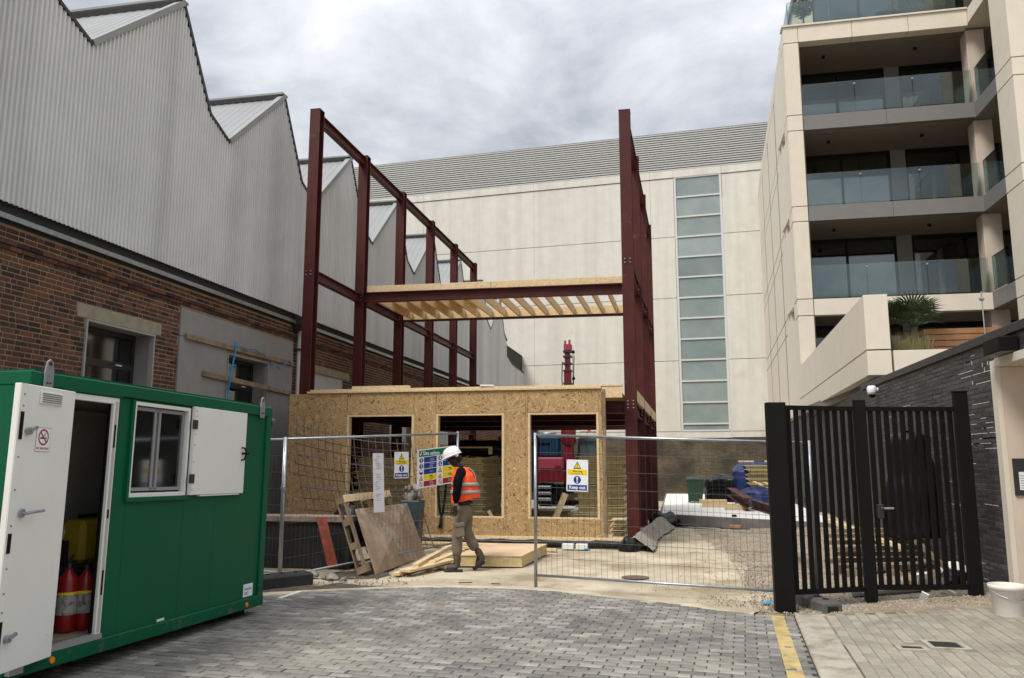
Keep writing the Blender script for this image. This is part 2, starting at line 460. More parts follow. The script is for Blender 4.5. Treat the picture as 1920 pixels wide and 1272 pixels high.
PB = [(-6.6,8.6),(-5.06,9.29),(-4.73,9.76),(-4.2,10.04),(-3.59,10.34),(-2.92,10.52),(-2.21,10.58),(-1.49,10.42),(-.8,10.15),(-.15,9.87),(.43,9.51),(.92,9.32),(1.20,9.32)]
def road_edge(x):
    if x <= PB[0][0]: return PB[0][1]
    for (a, b), (c, d) in zip(PB, PB[1:]):
        if x <= c: return b + (d-b)*(x-a)/(c-a)
    return PB[-1][1]
def kerb_x(y): return 1.03 + (y-6.81)*.064
pts = [(x, road_edge(x)) for x in [-7.5]+[p[0] for p in PB]]
pts += [(kerb_x(9.3), 9.3), (kerb_x(3.2), 3.2), (-7.5, 3.2)]
pts = [p for i, p in enumerate(pts) if i == 0 or abs(p[0]-pts[i-1][0])+abs(p[1]-pts[i-1][1]) > .01]
road = struct(MB().prism([(x, y, -.06) for x, y in pts], (0,0,.0775)), 'road', K_SAND)

def pavers(owner, mt, inside, ang, L, Wd, x0, x1, y0, y1, h, joint, nsingle, org, name='paver', rough=.0035, tilt=.006, cut=None):
    """running-bond blocks; the largest-showing ones are objects, the rest one joined part."""
    ca, sa = math.cos(ang), math.sin(ang); ls = []
    n = int(12/Wd); m = int(14/L)
    for j in range(-n, n):
        for i in range(-m, m):
            u = (i + (.5 if j % 2 else 0) + random.uniform(-.012, .012))*L; v = j*Wd
            x = org[0] + u*ca - v*sa; y = org[1] + u*sa + v*ca
            if x0 < x < x1 and y0 < y < y1 and inside(x, y): ls.append((x, y))
    cuts = []
    if cut:                                                          # blocks cut to meet the kerb
        for j in range(-n, n):
            for i in range(-m, m):
                u = (i + (.5 if j % 2 else 0))*L; v = j*Wd
                x = org[0] + u*ca - v*sa; y = org[1] + u*sa + v*ca
                if y0 < y < y1 and y < road_edge(x)-.04 and not inside(x, y):
                    w = cut(y) - .006 - (x - L/2 + joint/2)
                    if .04 < w < L: cuts.append((x - L/2 + joint/2 + w/2, y, w))
    ls.sort(key=lambda p: (p[1]*.98 - p[0]*.2) + (9 if not (-4.6 < p[0] - (p[1]-6.5)*.0 < 4.2 and p[1]*.98-p[0]*.2 > 6.05) else 0))
    a, b, c = L/2-joint*.3, Wd/2-joint/2, .0075
    def geo():
        vs = [(-a,-b,-.02),(a,-b,-.02),(a,b,-.02),(-a,b,-.02),(-a,-b,h-.006),(a,-b,h-.006),(a,b,h-.006),(-a,b,h-.006),(-a+c,-b+c,h),(a-c,-b+c,h),(a-c,b-c,h),(-a+c,b-c,h)]
        fs = []
        for k in range(4):
            fs += [(k, (k+1)%4, 4+(k+1)%4, 4+k), (4+k, 4+(k+1)%4, 8+(k+1)%4, 8+k)]
        fs.append((8,9,10,11)); return vs, fs
    vs, fs = geo(); mb = MB(); me = None
    for k, (x, y) in enumerate(ls):
        m4 = Matrix.Translation((x, y, gz(x, y)+random.uniform(-rough, rough))) @ Euler((random.gauss(0, tilt), random.gauss(0, tilt), ang+random.gauss(0, .008))).to_matrix().to_4x4()
        if k < nsingle:
            if me is None:
                o = MB().add(vs, fs).build(name, mt, owner, local=True); me = o.data
            else:
                o = bpy.data.objects.new(name, me); COL.objects.link(o); o.parent = owner
            o.matrix_local = m4
        else:
            mb.add([m4 @ V(p) for p in vs], fs)
    for x, y, w in cuts:
        m4 = Matrix.Translation((x, y, gz(x, y))) @ Euler((0,0,ang)).to_matrix().to_4x4() @ Matrix.Diagonal((w/L,1,1,1))
        mb.add([m4 @ V(p) for p in vs], fs)
    if mb.v:
        r_ = mb.build(name+'_field', mt, owner, local=True); r_['kind'] = 'stuff'
pavers(road, K_PAVER, lambda x, y: y < road_edge(x)-.04 and x < kerb_x(y)-.102, R(-4.5), .2, .1, -7.2, 1.3, 3.3, 11, .024, .013, 300, (0, 7), cut=kerb_x)
he = MB(); EP = [(-7.5, 8.2)]+PB[:-1]; dense = []
for (a, b), (c, d) in zip(EP, EP[1:]):
    for k in range(10): dense.append(V((a+(c-a)*k/10, b+(d-b)*k/10, 0)))
dense.append(V((*EP[-1], 0))); sm_ = []
for i in range(len(dense)):
    w_ = dense[max(0,i-5):i+6]; sm_.append(sum(w_, V((0,0,0)))/len(w_))
for i, p in enumerate(sm_):                                          # concrete haunch run up against the cut blocks
    d = (sm_[min(i+1,len(sm_)-1)]-sm_[max(i-1,0)]).normalized(); q = V((-d.y, d.x, 0)); j_ = mnoise.noise(p*4)*.018
    for o, z in ((-.075+j_,.012),(-.06+j_,.0275),(0,.031),(.10,.02),(.28,.006),(.5,-.03)): he.v.append(tuple(p+q*o+V((0,0,z+mnoise.noise(p*9+q*o)*.003))))
for i in range(len(sm_)-1):
    for k in range(5): he.f.append((i*6+k, i*6+k+1, i*6+k+7, i*6+k+6))
struct(he, 'concrete_edge', K_CONC, smooth=True)
struct(MB().prism([(kerb_x(9.3)+.005,9.3,-.1),(kerb_x(3.2)+.005,3.2,-.1),(kerb_x(3.2)+.36,3.2,-.1),(kerb_x(9.3)+.31,9.3,-.1)], (0,0,.128)), 'kerb', K_KERB, bevel=.012)
struct(MB().box(1.2,1.52,9.28,9.4,-.1,.035), 'kerb_end_stone', K_KERB, bevel=.01)
pav = sheet('pavement', K_SANDB, [1.42,1.8,2.2,2.6,3,3.4,3.9,4.4,5.5], [3.2,5,6,7,8,9,9.3,9.44], dz=.0145)
DR = [(1.86,2.03,7.70,7.80),(2.12,2.36,7.72,7.96)]
def in_pav(x, y):
    if any(a-.09 < x < b+.09 and c-.08 < y < d+.08 for a, b, c, d in DR): return False
    return x > kerb_x(y)+.31+(9.3-y)*.0082+.035 and y < 9.27 + (x-1.5)*.14
pavers(pav, K_SETT, in_pav, R(86.8), .2, .1, 1.3, 5, 3.3, 9.9, .020, .0032, 300, (kerb_x(7)+.31+.019+.058, 7), name='sett', rough=.002, tilt=.003)
yl = MB()
for q0, q1 in zip(rng(9.25, 3.4, .39), rng(9.25, 3.4, .39)[1:]):     # painted line over the blocks
    A = [(kerb_x(q)+o+random.uniform(-.006,.006), q, .0235) for q, o in ((q0,-.235),(q0,-.115),(q1+.008,-.115),(q1+.008,-.235))]
    yl.prism(A, (0,0,.004))
struct(yl, 'yellow_line', K_YELL)
for (a, b, c, d), lab in zip(DR, ('small dark drain cover set in the pavement, nearer the kerb', 'larger square dark drain cover set in the pavement, farther from the kerb')):
    t = thing('drain_cover', lab, 'drain cover', ((a+b)/2, (c+d)/2, gz((a+b)/2, c)+.02), 0, 'drain covers in the pavement')
    z = gz((a+b)/2, c)+.019
    fr = MB()
    for q in ((a-.045,b+.045,c-.045,c),(a-.045,b+.045,d,d+.045),(a-.045,a,c,d),(b,b+.045,c,d)): fr.box(*q, z-.03, z+.006)
    fr.build('surround', K_KERB, t)
    MB().box(a+.004,b-.004,c+.004,d-.004,z-.03,z+.002).build('cover', K_DARKMET, t)
# gravel strip behind the gate
def mud():
    mb = MB(); ys = [9.36]+rng(9.6, 20.4, .2); n = 16
    for y in ys:
        x0 = .95 + .35*mnoise.noise(V((y*.9,3.1,0))) + .12*mnoise.noise(V((y*3.1,1.1,0))) - max(0, y-13)*.09
        for i in range(n+1):
            x = x0+(4.4-x0)*i/n
            mb.v.append((x, y, gz(x, y) + (.004+.014*abs(mnoise.noise(V((x*1.6,y*1.6,0))))+.004*min(i,3) if i else -.02)))
    for j in range(len(ys)-1):
        for i in range(n): mb.f.append((j*(n+1)+i, j*(n+1)+i+1, (j+1)*(n+1)+i+1, (j+1)*(n+1)+i))
    o = mb.build('gravel_bed', K_MUD, smooth=True); o['kind'] = 'structure'
mud()
st = MB(); ICO = [(0,0,1),(.9,0,0),(0,.9,0),(-.9,0,0),(0,-.9,0),(0,0,-.6)]
ICF = [(0,1,2),(0,2,3),(0,3,4),(0,4,1),(5,2,1),(5,3,2),(5,4,3),(5,1,4)]
def stones(mb, n, x0, x1, y0, y1, s0, s1, ok=lambda x, y: True, dz=0):
    for _ in range(n):
        x = random.uniform(x0, x1); y = y0 + (y1-y0)*random.random()**1.6
        if not ok(x, y): continue
        s = random.uniform(s0, s1); e = Euler((random.random()*6, random.random()*6, random.random()*6)).to_matrix()
        mb.add([V((x, y, gz(x, y)+s*.4+dz)) + e @ V((p[0]*s, p[1]*s*random.uniform(.6,1), p[2]*s*.7)) for p in ICO], ICF)
stones(st, 9000, .85, 3.68, 9.42, 20, .008, .02, lambda x, y: y > 9.4 + max(0, x-1.6)*.16, .014)
g_ = st.build('gravel', K_STONE, fix=False); g_['kind'] = 'stuff'
# loose grit and soil on the concrete
st = MB()
stones(st, 900, -5, 1.1, 9.6, 20, .003, .011, lambda x, y: y > road_edge(x)+.03)
stones(st, 500, -5.0, -3.6, 9.7, 12.4, .006, .022, lambda x, y: y > road_edge(x)-.02)
stones(st, 260, .3, 1.2, 9.35, 10.6, .005, .018, lambda x, y: y > road_edge(x))
stones(st, 900, -.4, 2.0, 9.6, 21, .004, .016, lambda x, y: y > road_edge(x)+.05 and random.random() < clamp((x+.6)/1.8, 0, 1))
g_ = st.build('grit', mat('grit_stone', [(.3,.24,.17),(.13,.1,.07),(.42,.38,.3),(.2,.16,.11)], .9), fix=False); g_['kind'] = 'stuff'
# soil bank along the left edge and thin soil at the join with the blocks
def bank(name, pts, w, h, mt, n=26):
    mb = MB(); m = 7; rows = []
    for i in range(n+1):
        t_ = i/n*(len(pts)-1); k = min(int(t_), len(pts)-2); f = t_-k
        p = V(pts[k]).lerp(V(pts[k+1]), f); d = (V(pts[k+1])-V(pts[k])).normalized(); s = V((-d.y, d.x, 0))
        env = math.sin(math.pi*min(1, max(.02, i/n)))**.5
        rows.append([p + s*((j/(m-1))-.5)*w*(.6+.6*mnoise.noise(p*1.7)+.4)*env + V((0,0,(h*math.sin(math.pi*j/(m-1))*(.5+abs(mnoise.noise(p*3+V((j*.4,0,0))))))*env-.006)) for j in range(m)])
    for r_ in rows: mb.v += [tuple(p) for p in r_]
    for i in range(n):
        for j in range(m-1): mb.f.append((i*m+j, i*m+j+1, (i+1)*m+j+1, (i+1)*m+j))
    o = mb.build(name, mt, smooth=True); o['kind'] = 'stuff'; return o
bank('soil', [(-5.3,9.75,0),(-4.7,10.0,0),(-4.1,10.25,0),(-3.75,10.45,0)], .55, .07, K_DIRT)
bank('soil', [(-1.3,10.42,0),(-.7,10.17,0),(-.1,9.93,0),(.3,9.7,0)], .10, .022, K_DIRT, 40)
bank('soil', [(.35,9.62,0),(.7,9.46,0),(1.05,9.43,0),(1.15,9.7,0)], .3, .03, mat('sandy_soil', (.27,.2,.12), .95, var=.3, bump=.5))
bank('soil', [(-4.9,10.9,0),(-4.6,11.6,0),(-4.55,12.4,0)], .8, .05, K_DIRT)

# ================================================================== bricks
def bricks(owner, O, U, N, u1, v0, v1, openings, mt, near, bond='flemish', bl=.215, bh=.064, jt=.013, proud=.007, nsingle=300, vis=None, ujit=0):
    O = V(O); U = V(U).normalized(); N = V(N).normalized(); Z = V((0,0,1)); ls = []
    c = 0; v = v0
    while v + bh <= v1+.001:
        u = -random.uniform(0, bl) if bond == 'flemish' else -(c % 2)*(bl+jt)*.5
        if bond == 'flemish': kinds = [(0,1),(0,0,0,1),(0,),(1,),(0,1,1)][random.choice((0,0,1,2,4))]
        else: kinds = (0,)
        k = 0
        while u < u1:
            w = bl if kinds[k % len(kinds)] == 0 else (bl-jt)/2
            k += 1
            a, b = u, min(u+w, u1)
            u += w+jt
            segs = [(max(a, 0), b)]
            for (oa, ob_, oc, od) in openings:
                if v+bh > oc and v < od:
                    ns = []
                    for s0, s1 in segs:
                        if s1 <= oa or s0 >= ob_: ns.append((s0, s1))
                        else:
                            if s0 < oa: ns.append((s0, oa))
                            if s1 > ob_: ns.append((ob_, s1))
                    segs = ns
            for s0, s1 in segs:
                if s1-s0 > .03: ls.append((s0, s1, v, w))
        v += bh+jt; c += 1
    def geo(w, h, d):
        P = []
        for dd, e in ((-.03, 0), (d, .003)):
            for x, z in ((-w/2+e, -h/2+e), (w/2-e, -h/2+e), (w/2-e, h/2-e), (-w/2+e, h/2-e)):
                P.append(U*x + Z*z + N*dd)
        return P, [(4,5,6,7),(0,1,5,4),(1,2,6,5),(2,3,7,6),(3,0,4,7)]
    cen = [(O + U*((s0+s1)/2) + Z*(v+bh/2)) for s0, s1, v, w in ls]
    C0 = V((0,0,1.65))
    order = [i for i in range(len(ls)) if (vis is None or vis(cen[i])) and abs((ls[i][1]-ls[i][0])-ls[i][3]) < .002]
    order.sort(key=lambda i: (cen[i]-C0).length)
    sing = set(order[:nsingle]); mb = MB(); data = {}
    for i, (s0, s1, v, w) in enumerate(ls):
        d = proud*random.uniform(.55, 1.2)
        if i in sing:
            key = round(w, 3)
            if key not in data:
                P, F = geo(w, bh, proud)
                o = MB().add(P, F).build('brick', mt, owner, local=True, fix=True); data[key] = o.data
            else:
                o = bpy.data.objects.new('brick', data[key]); COL.objects.link(o); o.parent = owner
            o.location = IM[root_of(owner).name] @ (cen[i] + N*(d-proud)) if root_of(owner).name in IM else cen[i]
        else:
            P, F = geo(s1-s0, bh, d)
            mb.add([cen[i]+p for p in P], F)
    if mb.v:
        o = mb.build('brickwork', mt, owner, fix=True); o['kind'] = 'stuff'

# ================================================================== factory on the left
FX = -9.0
fac = thing('factory_building', 'long brick factory with grey corrugated sawtooth gables along the left side', 'building', (FX, 24, 0))
RY = [12.54+4.03*k for k in range(-3, 8)]
YE = 47.8
def prof():
    P = [(RY[0]-2.2, 8.25)]
    for i, r_ in enumerate(RY):
        P += [(r_, 10.22), (r_+1.06, 8.48)]
        if i < len(RY)-1: P += [(r_+1.80, 8.2)]
    P += [(RY[-1]+1.06+.7, 8.0), (RY[-1]+1.76+.02, 7.35), (RY[-1]+3.2, 7.05), (YE, 6.9)]
    return P
PF = prof()
def top(y):
    for (a, b), (c, d) in zip(PF, PF[1:]):
        if a <= y <= c: return b + (d-b)*(y-a)/(c-a)
    return PF[-1][1]
edges = [PF[0][0]] + [r_+1.8 for r_ in RY[:-1]] + [RY[-1]+1.78, YE]
for a, b in zip(edges, edges[1:]):                                   # one corrugated sheet per gable
    mb = MB(); p = .088; n = max(2, int((b-a)/p)); prev = None
    for i in range(n):
        y0 = a+(b-a)*i/n; w = (b-a)/n
        for f, dx in ((0, 0), (.15, .034), (.5, .034), (.65, 0)):
            y = y0+f*w
            mb.v += [(FX+.08+dx, y, 5.17), (FX+.08+dx, y, top(y)-.01)]
    m = len(mb.v)//2
    mb.v += [(FX+.08, b, 5.17), (FX+.08, b, top(b-.001)-.01)]
    for i in range(m): mb.f.append((2*i, 2*i+2, 2*i+3, 2*i+1))
    mb.build('cladding_sheet', K_CLAD, fac, fix=False)
MB().box(FX-.3, FX+.02, PF[0][0], YE, 4.9, 8.0).build('gable_core', K_DARKIN, fac)
YB = PF[0][0]
MB().box(FX-.3, FX-.005, YB, 43.9, 5.0, 5.2).build('shadow_gap_board', K_TRIM, fac)
for a, b in zip(rng(YB, 43, 3.0), rng(YB, 43, 3.0)[1:]):
    MB().prism([(FX+.10,a+.004,4.935),(FX+.115,a+.004,4.935),(FX+.115,a+.004,5.01),(FX-.01,a+.004,5.035),(FX-.01,a+.004,5.02),(FX+.10,a+.004,5.0)], (0,b-a-.008,0)).build('drip_flashing', K_GALV, fac)
for i, r_ in enumerate(RY):                                          # saw-tooth roof: gentle sheet, steep face, caps
    yv, zv = (RY[i-1]+1.80, 8.2) if i else (RY[0]-2.2, 8.25)
    zr = 10.22; mb = MB(); n = 100
    for k in range(n+1):
        x0 = FX+.06 - k*.2
        for dx, dz in ((0, 0), (-.02, .014), (-.06, .014), (-.08, 0)):
            mb.v += [(x0+dx, yv, zv+dz), (x0+dx, r_, zr+dz)]
    for k in range(len(mb.v)//2-1): mb.f.append((2*k, 2*k+2, 2*k+3, 2*k+1))
    mb.build('roof_sheet', K_ROOFM, fac, fix=False)
    MB().add([(FX+.06,r_,zr),(FX-20,r_,zr),(FX-20,r_+1.06,8.48),(FX+.06,r_+1.06,8.48),(FX-20,r_+1.8,8.2),(FX+.06,r_+1.8,8.2)], [(0,1,2,3),(3,2,4,5)]).build('north_light', K_DARKMET, fac)
    MB().bar((FX+.07,yv,zv+.03),(FX+.07,r_,zr+.03),.14,.10).build('verge_flashing', K_ROOFM, fac)
    MB().bar((FX+.1,r_,zr+.04),(FX+.1,r_+1.06,8.5),.06,.07).bar((FX+.1,r_+1.06,8.5),(FX+.1,r_+1.8,8.2),.06,.06).build('verge_trim', K_TRIM, fac)
    MB().box(FX-20,FX+.14,r_-.16,r_+.1,zr+.03,zr+.075).build('ridge_cap', K_ROOFM, fac)
e = RY[-1]+1.78
MB().bar((FX+.1,e,7.98),(FX+.1,e,7.35),.05,.05,(0,1,0)).bar((FX+.1,e,7.35),(FX+.1,e+1.42,7.05),.06,.07).bar((FX+.1,e+1.42,7.05),(FX+.1,YE,6.93),.06,.07).build('verge_trim', K_TRIM, fac)
MB().box(FX-12,FX+.06,YE-.1,YE,0,6.9).build('end_wall', K_CLAD, fac)
OPN = [(10.77,12.47,2.25,3.86),(10.58,12.65,3.86,4.08),(13.17,17.72,0,4.5),(18.99,20.78,2.3,3.88),(18.9,21.2,3.88,4.04),(24.6,26.3,2.3,3.88),(24.4,26.5,3.88,4.04),(30.2,32,2.3,3.88),(30,32.2,3.88,4.04)]
B0 = 5.5
hole = [(o[0]-B0, o[1]-B0, o[2], o[3]) for o in OPN]
bricks(fac, (FX,B0,0), (0,1,0), (1,0,0), 38.4, .02, 4.9, hole, K_BRICK, None, vis=lambda p: 8.6 < p.y and p.z > 2.55 + max(0, p.y-9)*.02)
for k, (zz, dd) in enumerate(((4.62,.03),(4.55,.015))):              # corbelled course under the flashing
    sc_ = MB()
    for q in rng(B0, 43.9, .225)[:-1]: sc_.box(FX+.001, FX+dd+.012+random.uniform(0,.004), q+.004+.1*k, q+.219+.1*k, zz, zz+.06)
    sc_.build('string_course', K_BRICK, fac)['kind'] = 'stuff'
mb = MB()                                                            # mortar backing with the openings cut out
ys = sorted(set([B0, 43.9]+[v for o in OPN for v in o[:2]])); 
for a, b in zip(ys, ys[1:]):
    cuts = sorted((o[2], o[3]) for o in OPN if o[0] <= a+1e-6 and o[1] >= b-1e-6 and o[3]-o[2] > 1)
    z = 0
    for c0, c1 in cuts:
        if c0 > z: mb.box(FX-.3, FX, a, b, z, c0)
        z = max(z, c1)
    mb.box(FX-.3, FX, a, b, z, 4.92)
mb.build('wall', K_MORTAR, fac)
def fwin(a, b, z0, z1, deep=.34):
    f = MB(); t_ = .035
    for q in ((a,a+t_,z0,z1),(b-t_,b,z0,z1),(a+t_,b-t_,z1-t_,z1),(a+t_,b-t_,z0,z0+t_)): f.box(FX-.06, FX+.037, q[0], q[1], q[2], q[3])
    w = f.build('window', K_GFRAME, fac)
    r_ = MB().box(FX-deep,FX-.061,b-.02,b,z0,z1).box(FX-deep,FX-.061,a,a+.02,z0,z1).box(FX-deep,FX-.061,a+.02,b-.02,z0,z0+.02).box(FX-deep,FX-.061,a+.02,b-.02,z1-.02,z1)
    r_.build('reveal', K_GREY, w)
    zm = z0+(z1-z0)*.63; s = MB()
    for q in ((a+.02,a+.08,z0+.02,z1-.02),(b-.08,b-.02,z0+.02,z1-.02),(a+.08,b-.08,z1-.1,z1-.02),(a+.08,b-.08,z0+.02,z0+.1),(a+.08,b-.08,zm-.06,zm+.06)): s.box(FX-deep-.05,FX-deep,q[0],q[1],q[2],q[3])
    s.build('sash', K_DARKMET, w)
    for y in (a+.3, b-.5): MB().box(FX-deep+.001,FX-deep+.02,y,y+.14,zm+.0,zm+.018).build('handle', K_SWHITE, w)
    MB().box(FX-deep-.03,FX-deep-.024,a+.08,b-.08,z0+.1,zm-.06).build('pane', G_LEFT, w)
    MB().box(FX-deep-.03,FX-deep-.024,a+.08,b-.08,zm+.06,z1-.1).build('pane', G_LEFT, w)
    MB().box(FX-1.4,FX-1.38,a-.5,b+.5,z0-.5,z1+.3).build('room_back', K_DARKIN, w)
    MB().box(FX-.9,FX-.88,a+.5,a+.75,z0,z1).box(FX-.9,FX-.88,b-.6,b-.35,z0,z1).build('blind', K_GREY, w)
fwin(10.77,12.47,2.25,3.86)
MB().box(FX-.2,FX+.02,10.58,12.65,3.865,4.075).build('lintel', K_LINT, fac, bevel=.008)
for a, b, c in ((18.9,21.2,3.885),(24.4,26.5,3.885),(30,32.2,3.885)): MB().box(FX-.2,FX+.02,a,b,c,c+.15).build('lintel', K_LINT, fac, bevel=.008)
for a, b in ((18.99,20.78),(24.6,26.3),(30.2,32)): MB().box(FX-.06,FX-.02,a,b,2.3,3.88).build('blanking_board', mat('pale_board', (.42,.44,.45), .6, var=.06), fac)
# grey boarding round the second window
for q in ((13.18,17.7,3.97,4.49),(13.18,14.82,.0,3.965),(16.58,17.7,.0,3.965),(14.825,16.575,0,2.25)):
    MB().box(FX-.02,FX+.035,q[0]+.003,q[1]-.003,q[2]+.003,q[3]-.003).build('boarding_panel', K_GREY, fac, bevel=.004)
fwin(14.84,16.56,2.25,3.86)
MB().box(FX-.1,FX+.012,14.83,16.57,3.862,3.968).build('lintel', K_LINT, fac)
def batten(p, q, lab=None):
    o = MB().bar(p, q, .05, .10).build('batten', K_TIMB2, fac, bevel=.004)
    return o
batten((FX+.065,13.32,3.97),(FX+.065,15.2,3.965)); batten((FX+.066,15.21,3.962),(FX+.066,17.65,3.955))
batten((FX+.065,13.95,3.33),(FX+.065,16.45,3.275)); batten((FX+.066,16.46,3.275),(FX+.066,17.58,3.25))
rp_ = MB()
rp_.tube([(FX+.11,14.98,4.1),(FX+.13,14.97,3.95),(FX+.12,14.93,3.75),(FX+.12,14.86,3.5),(FX+.13,14.80,3.3),(FX+.11,14.80,3.1),(FX+.1,14.79,2.6)], .018, 6)
rp_.tube([(FX+.11,15.02,4.03),(FX+.12,15.4,4.02),(FX+.12,15.75,4.05),(FX+.13,15.9,4.0),(FX+.13,16.1,4.02),(FX+.13,16.3,3.92),(FX+.12,16.55,3.78),(FX+.13,16.7,3.80),(FX+.13,16.9,3.74),(FX+.12,17.1,3.85),(FX+.12,17.3,4.0),(FX+.1,17.5,3.94)], .011, 5)
single(rp_, 'rope', K_ROPE, 'blue rope looped over the timber battens on the grey boarding', 'rope')
dp = thing('rainwater_pipe', 'rainwater pipe under a dark hopper beside the grey boarding', 'drainpipe', (FX+.15,17.85,0))
MB().loft([[(FX+.03,17.7,4.75),(FX+.12,17.7,4.75),(FX+.12,17.9,4.75),(FX+.03,17.9,4.75)],[(FX+.02,17.62,4.9),(FX+.42,17.62,4.95),(FX+.42,18.0,4.95),(FX+.02,18.0,4.9)],[(FX+.02,17.62,5.2),(FX+.3,17.62,5.06),(FX+.3,18.0,5.06),(FX+.02,18.0,5.2)]]).build('hopper', K_DARKMET, dp)
MB().tube([(FX+.12,17.83,4.78),(FX+.12,17.83,2.5),(FX+.12,17.83,.2)],.05,10).build('pipe', K_JPIPE if 'K_JPIPE' in globals() else K_CREAMIN, dp, smooth=True)
for z in (4.3,2.9,1.4): MB().box(FX+.036,FX+.19,17.76,17.9,z,z+.05).build('bracket', K_DARKMET, dp)

# ================================================================== pale concrete hall at the back
K_LOUV = mat('louvre_metal', (.46,.46,.44), .55)
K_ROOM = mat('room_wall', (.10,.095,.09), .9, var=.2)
def brick_tex(name, c1, c2, mo):
    m = bpy.data.materials.new(name); m.use_nodes = True
    N = m.node_tree.nodes; L = m.node_tree.links; b = N['Principled BSDF']; b.inputs['Roughness'].default_value = .9
    t_ = N.new('ShaderNodeTexCoord'); s = N.new('ShaderNodeSeparateXYZ'); c = N.new('ShaderNodeCombineXYZ')
    L.new(t_.outputs['Object'], s.inputs[0]); L.new(s.outputs['X'], c.inputs['X']); L.new(s.outputs['Z'], c.inputs['Y'])
    br = N.new('ShaderNodeTexBrick'); L.new(c.outputs[0], br.inputs['Vector'])
    br.inputs['Color1'].default_value = (*c1,1); br.inputs['Color2'].default_value = (*c2,1); br.inputs['Mortar'].default_value = (*mo,1)
    br.inputs['Scale'].default_value = 1; br.inputs['Brick Width'].default_value = .235; br.inputs['Row Height'].default_value = .08; br.inputs['Mortar Size'].default_value = .011
    n = N.new('ShaderNodeTexNoise'); n.inputs['Scale'].default_value = .8; n.inputs['Detail'].default_value = 8
    L.new(t_.outputs['Object'], n.inputs['Vector'])
    r_ = N.new('ShaderNodeValToRGB'); r_.color_ramp.elements[0].color = (.5,.5,.5,1); r_.color_ramp.elements[1].color = (1.25,1.25,1.25,1)
    r_.color_ramp.elements[0].position = .35; r_.color_ramp.elements[1].position = .65
    L.new(n.outputs['Fac'], r_.inputs[0])
    x = N.new('ShaderNodeMix'); x.data_type = 'RGBA'; x.blend_type = 'MULTIPLY'; x.inputs['Factor'].default_value = 1
    L.new(br.outputs['Color'], x.inputs['A']); L.new(r_.outputs[0], x.inputs['B']); L.new(x.outputs['Result'], b.inputs['Base Color'])
    bn = N.new('ShaderNodeBump'); bn.inputs['Strength'].default_value = .6; bn.inputs['Distance'].default_value = .01; bn.invert = True
    L.new(br.outputs['Fac'], bn.inputs['Height']); L.new(bn.outputs[0], b.inputs['Normal'])
    return m
K_FARB = brick_tex('old_stock_brick', (.058,.042,.027), (.105,.078,.05), (.135,.115,.085))
hall_rz = math.atan2(-.0811, .9967)
hall = thing('concrete_hall', 'large pale concrete hall with louvred roof closing the back of the site', 'building', (-9,47.5,0), hall_rz)
# local frame: x along the wall, y into the building, z up
XS = [-14,-6.6,.8,8.0,9.38]; XR = [12.16,14.6,22,29.5]
for xs in (XS, XR):
    for a, b in zip(xs, xs[1:]):
        for c, d in ((2.95,3.30),(3.30,7.36),(7.36,11.05),(11.05,14.72),(14.72,18.35)):
            MB().box(a+.004,b-.004,0,.25,c+.014,d-.014).build('concrete_panel', K_WALLC, hall, local=True, bevel=.01)
        MB().box(a+.006,b-.006,-.05,.25,18.365,18.8).build('eaves_panel', K_WALLC, hall, local=True)
MB().box(9.385,12.155,-.05,.25,18.37,18.8).build('eaves_panel', K_WALLC, hall, local=True)
MB().box(9.385,12.155,0,.25,2.964,3.33).build('concrete_panel', K_WALLC, hall, local=True)
MB().box(-14,9.3,.13,.5,-2,18.9).box(12.2,29.5,.13,.5,-2,18.9).build('core_wall', mat('joint_shadow', (.09,.085,.075), .9), hall, local=True)
MB().box(-14,29.5,.03,.5,-2.5,2.94).build('brick_plinth', K_FARB, hall, local=True)
win = MB()
for q in ((9.40,9.52),(12.02,12.14)): win.box(q[0],q[1],-.03,.12,3.34,18.36)
zs = [3.36,3.74]+[3.74+1.217*i for i in range(1,13)]
for z in zs: win.box(9.52,12.02,-.03,.12,z-.045,z+.045)
wf = win.build('stair_window', K_WFRAME, hall, local=True)
for i, (a, b) in enumerate(zip(zs, zs[1:])):
    MB().box(9.525,12.015,.03,.06,a+.047,b-.047).build('pane', G_STRIP, wf, local=True)
for i in range(17):                                                  # louvre blades of the roof
    z = 18.86+i*.167; y = .05+i*.06
    MB().box(-16,30,y,y+.24,z,z+.075).build('louvre_blade', K_LOUV, hall, local=True)
MB().prism([(-16,.3,18.8),(-16,1.5,21.7),(-16,6,21.7),(-16,6,18.8)], (46,0,0)).build('roof', K_DARKMET, hall, local=True)
MB().prism([(-16,1.2,21.72),(-16,1.3,21.78),(-16,6,21.78),(-16,6,21.72)], (46,0,0)).build('roof_capping', K_ROOFM, hall, local=True)

# ================================================================== cream apartment block on the right
KS = 1.1
def K(x, y, z): return (x*KS, y*KS, 1.65+(z-1.65)*KS)
apt = thing('apartment_block', 'cream stone apartment block with deep glazed balconies on the right', 'building', K(3.9,26,1.65-1.5))
def kb(mb, x0, x1, y0, y1, z0, z1):
    a = K(x0,y0,z0); b = K(x1,y1,z1); return mb.box(a[0],b[0],a[1],b[1],a[2],b[2])
DL = V((.04694,.9989,0))
def LP(s, z, off=0):
    p = V((3.9,26,z)) + DL*s + V((.9989,-.04694,0))*off
    return K(p.x, p.y, p.z)
def lpanel(mb, s0, s1, z0, z1, o0=0, o1=.344):
    P = [LP(s, z, o) for z in (z0, z1) for s, o in ((s0,o0),(s1,o0),(s1,o1),(s0,o1))]
    return mb.add(P, [(0,1,2,3),(4,5,6,7),(0,1,5,4),(1,2,6,5),(2,3,7,6),(3,0,4,7)])
LV = [3.14,3.6,6.15,6.68,9.2,9.7,12.25,12.78,15.3,15.9]
g = .012
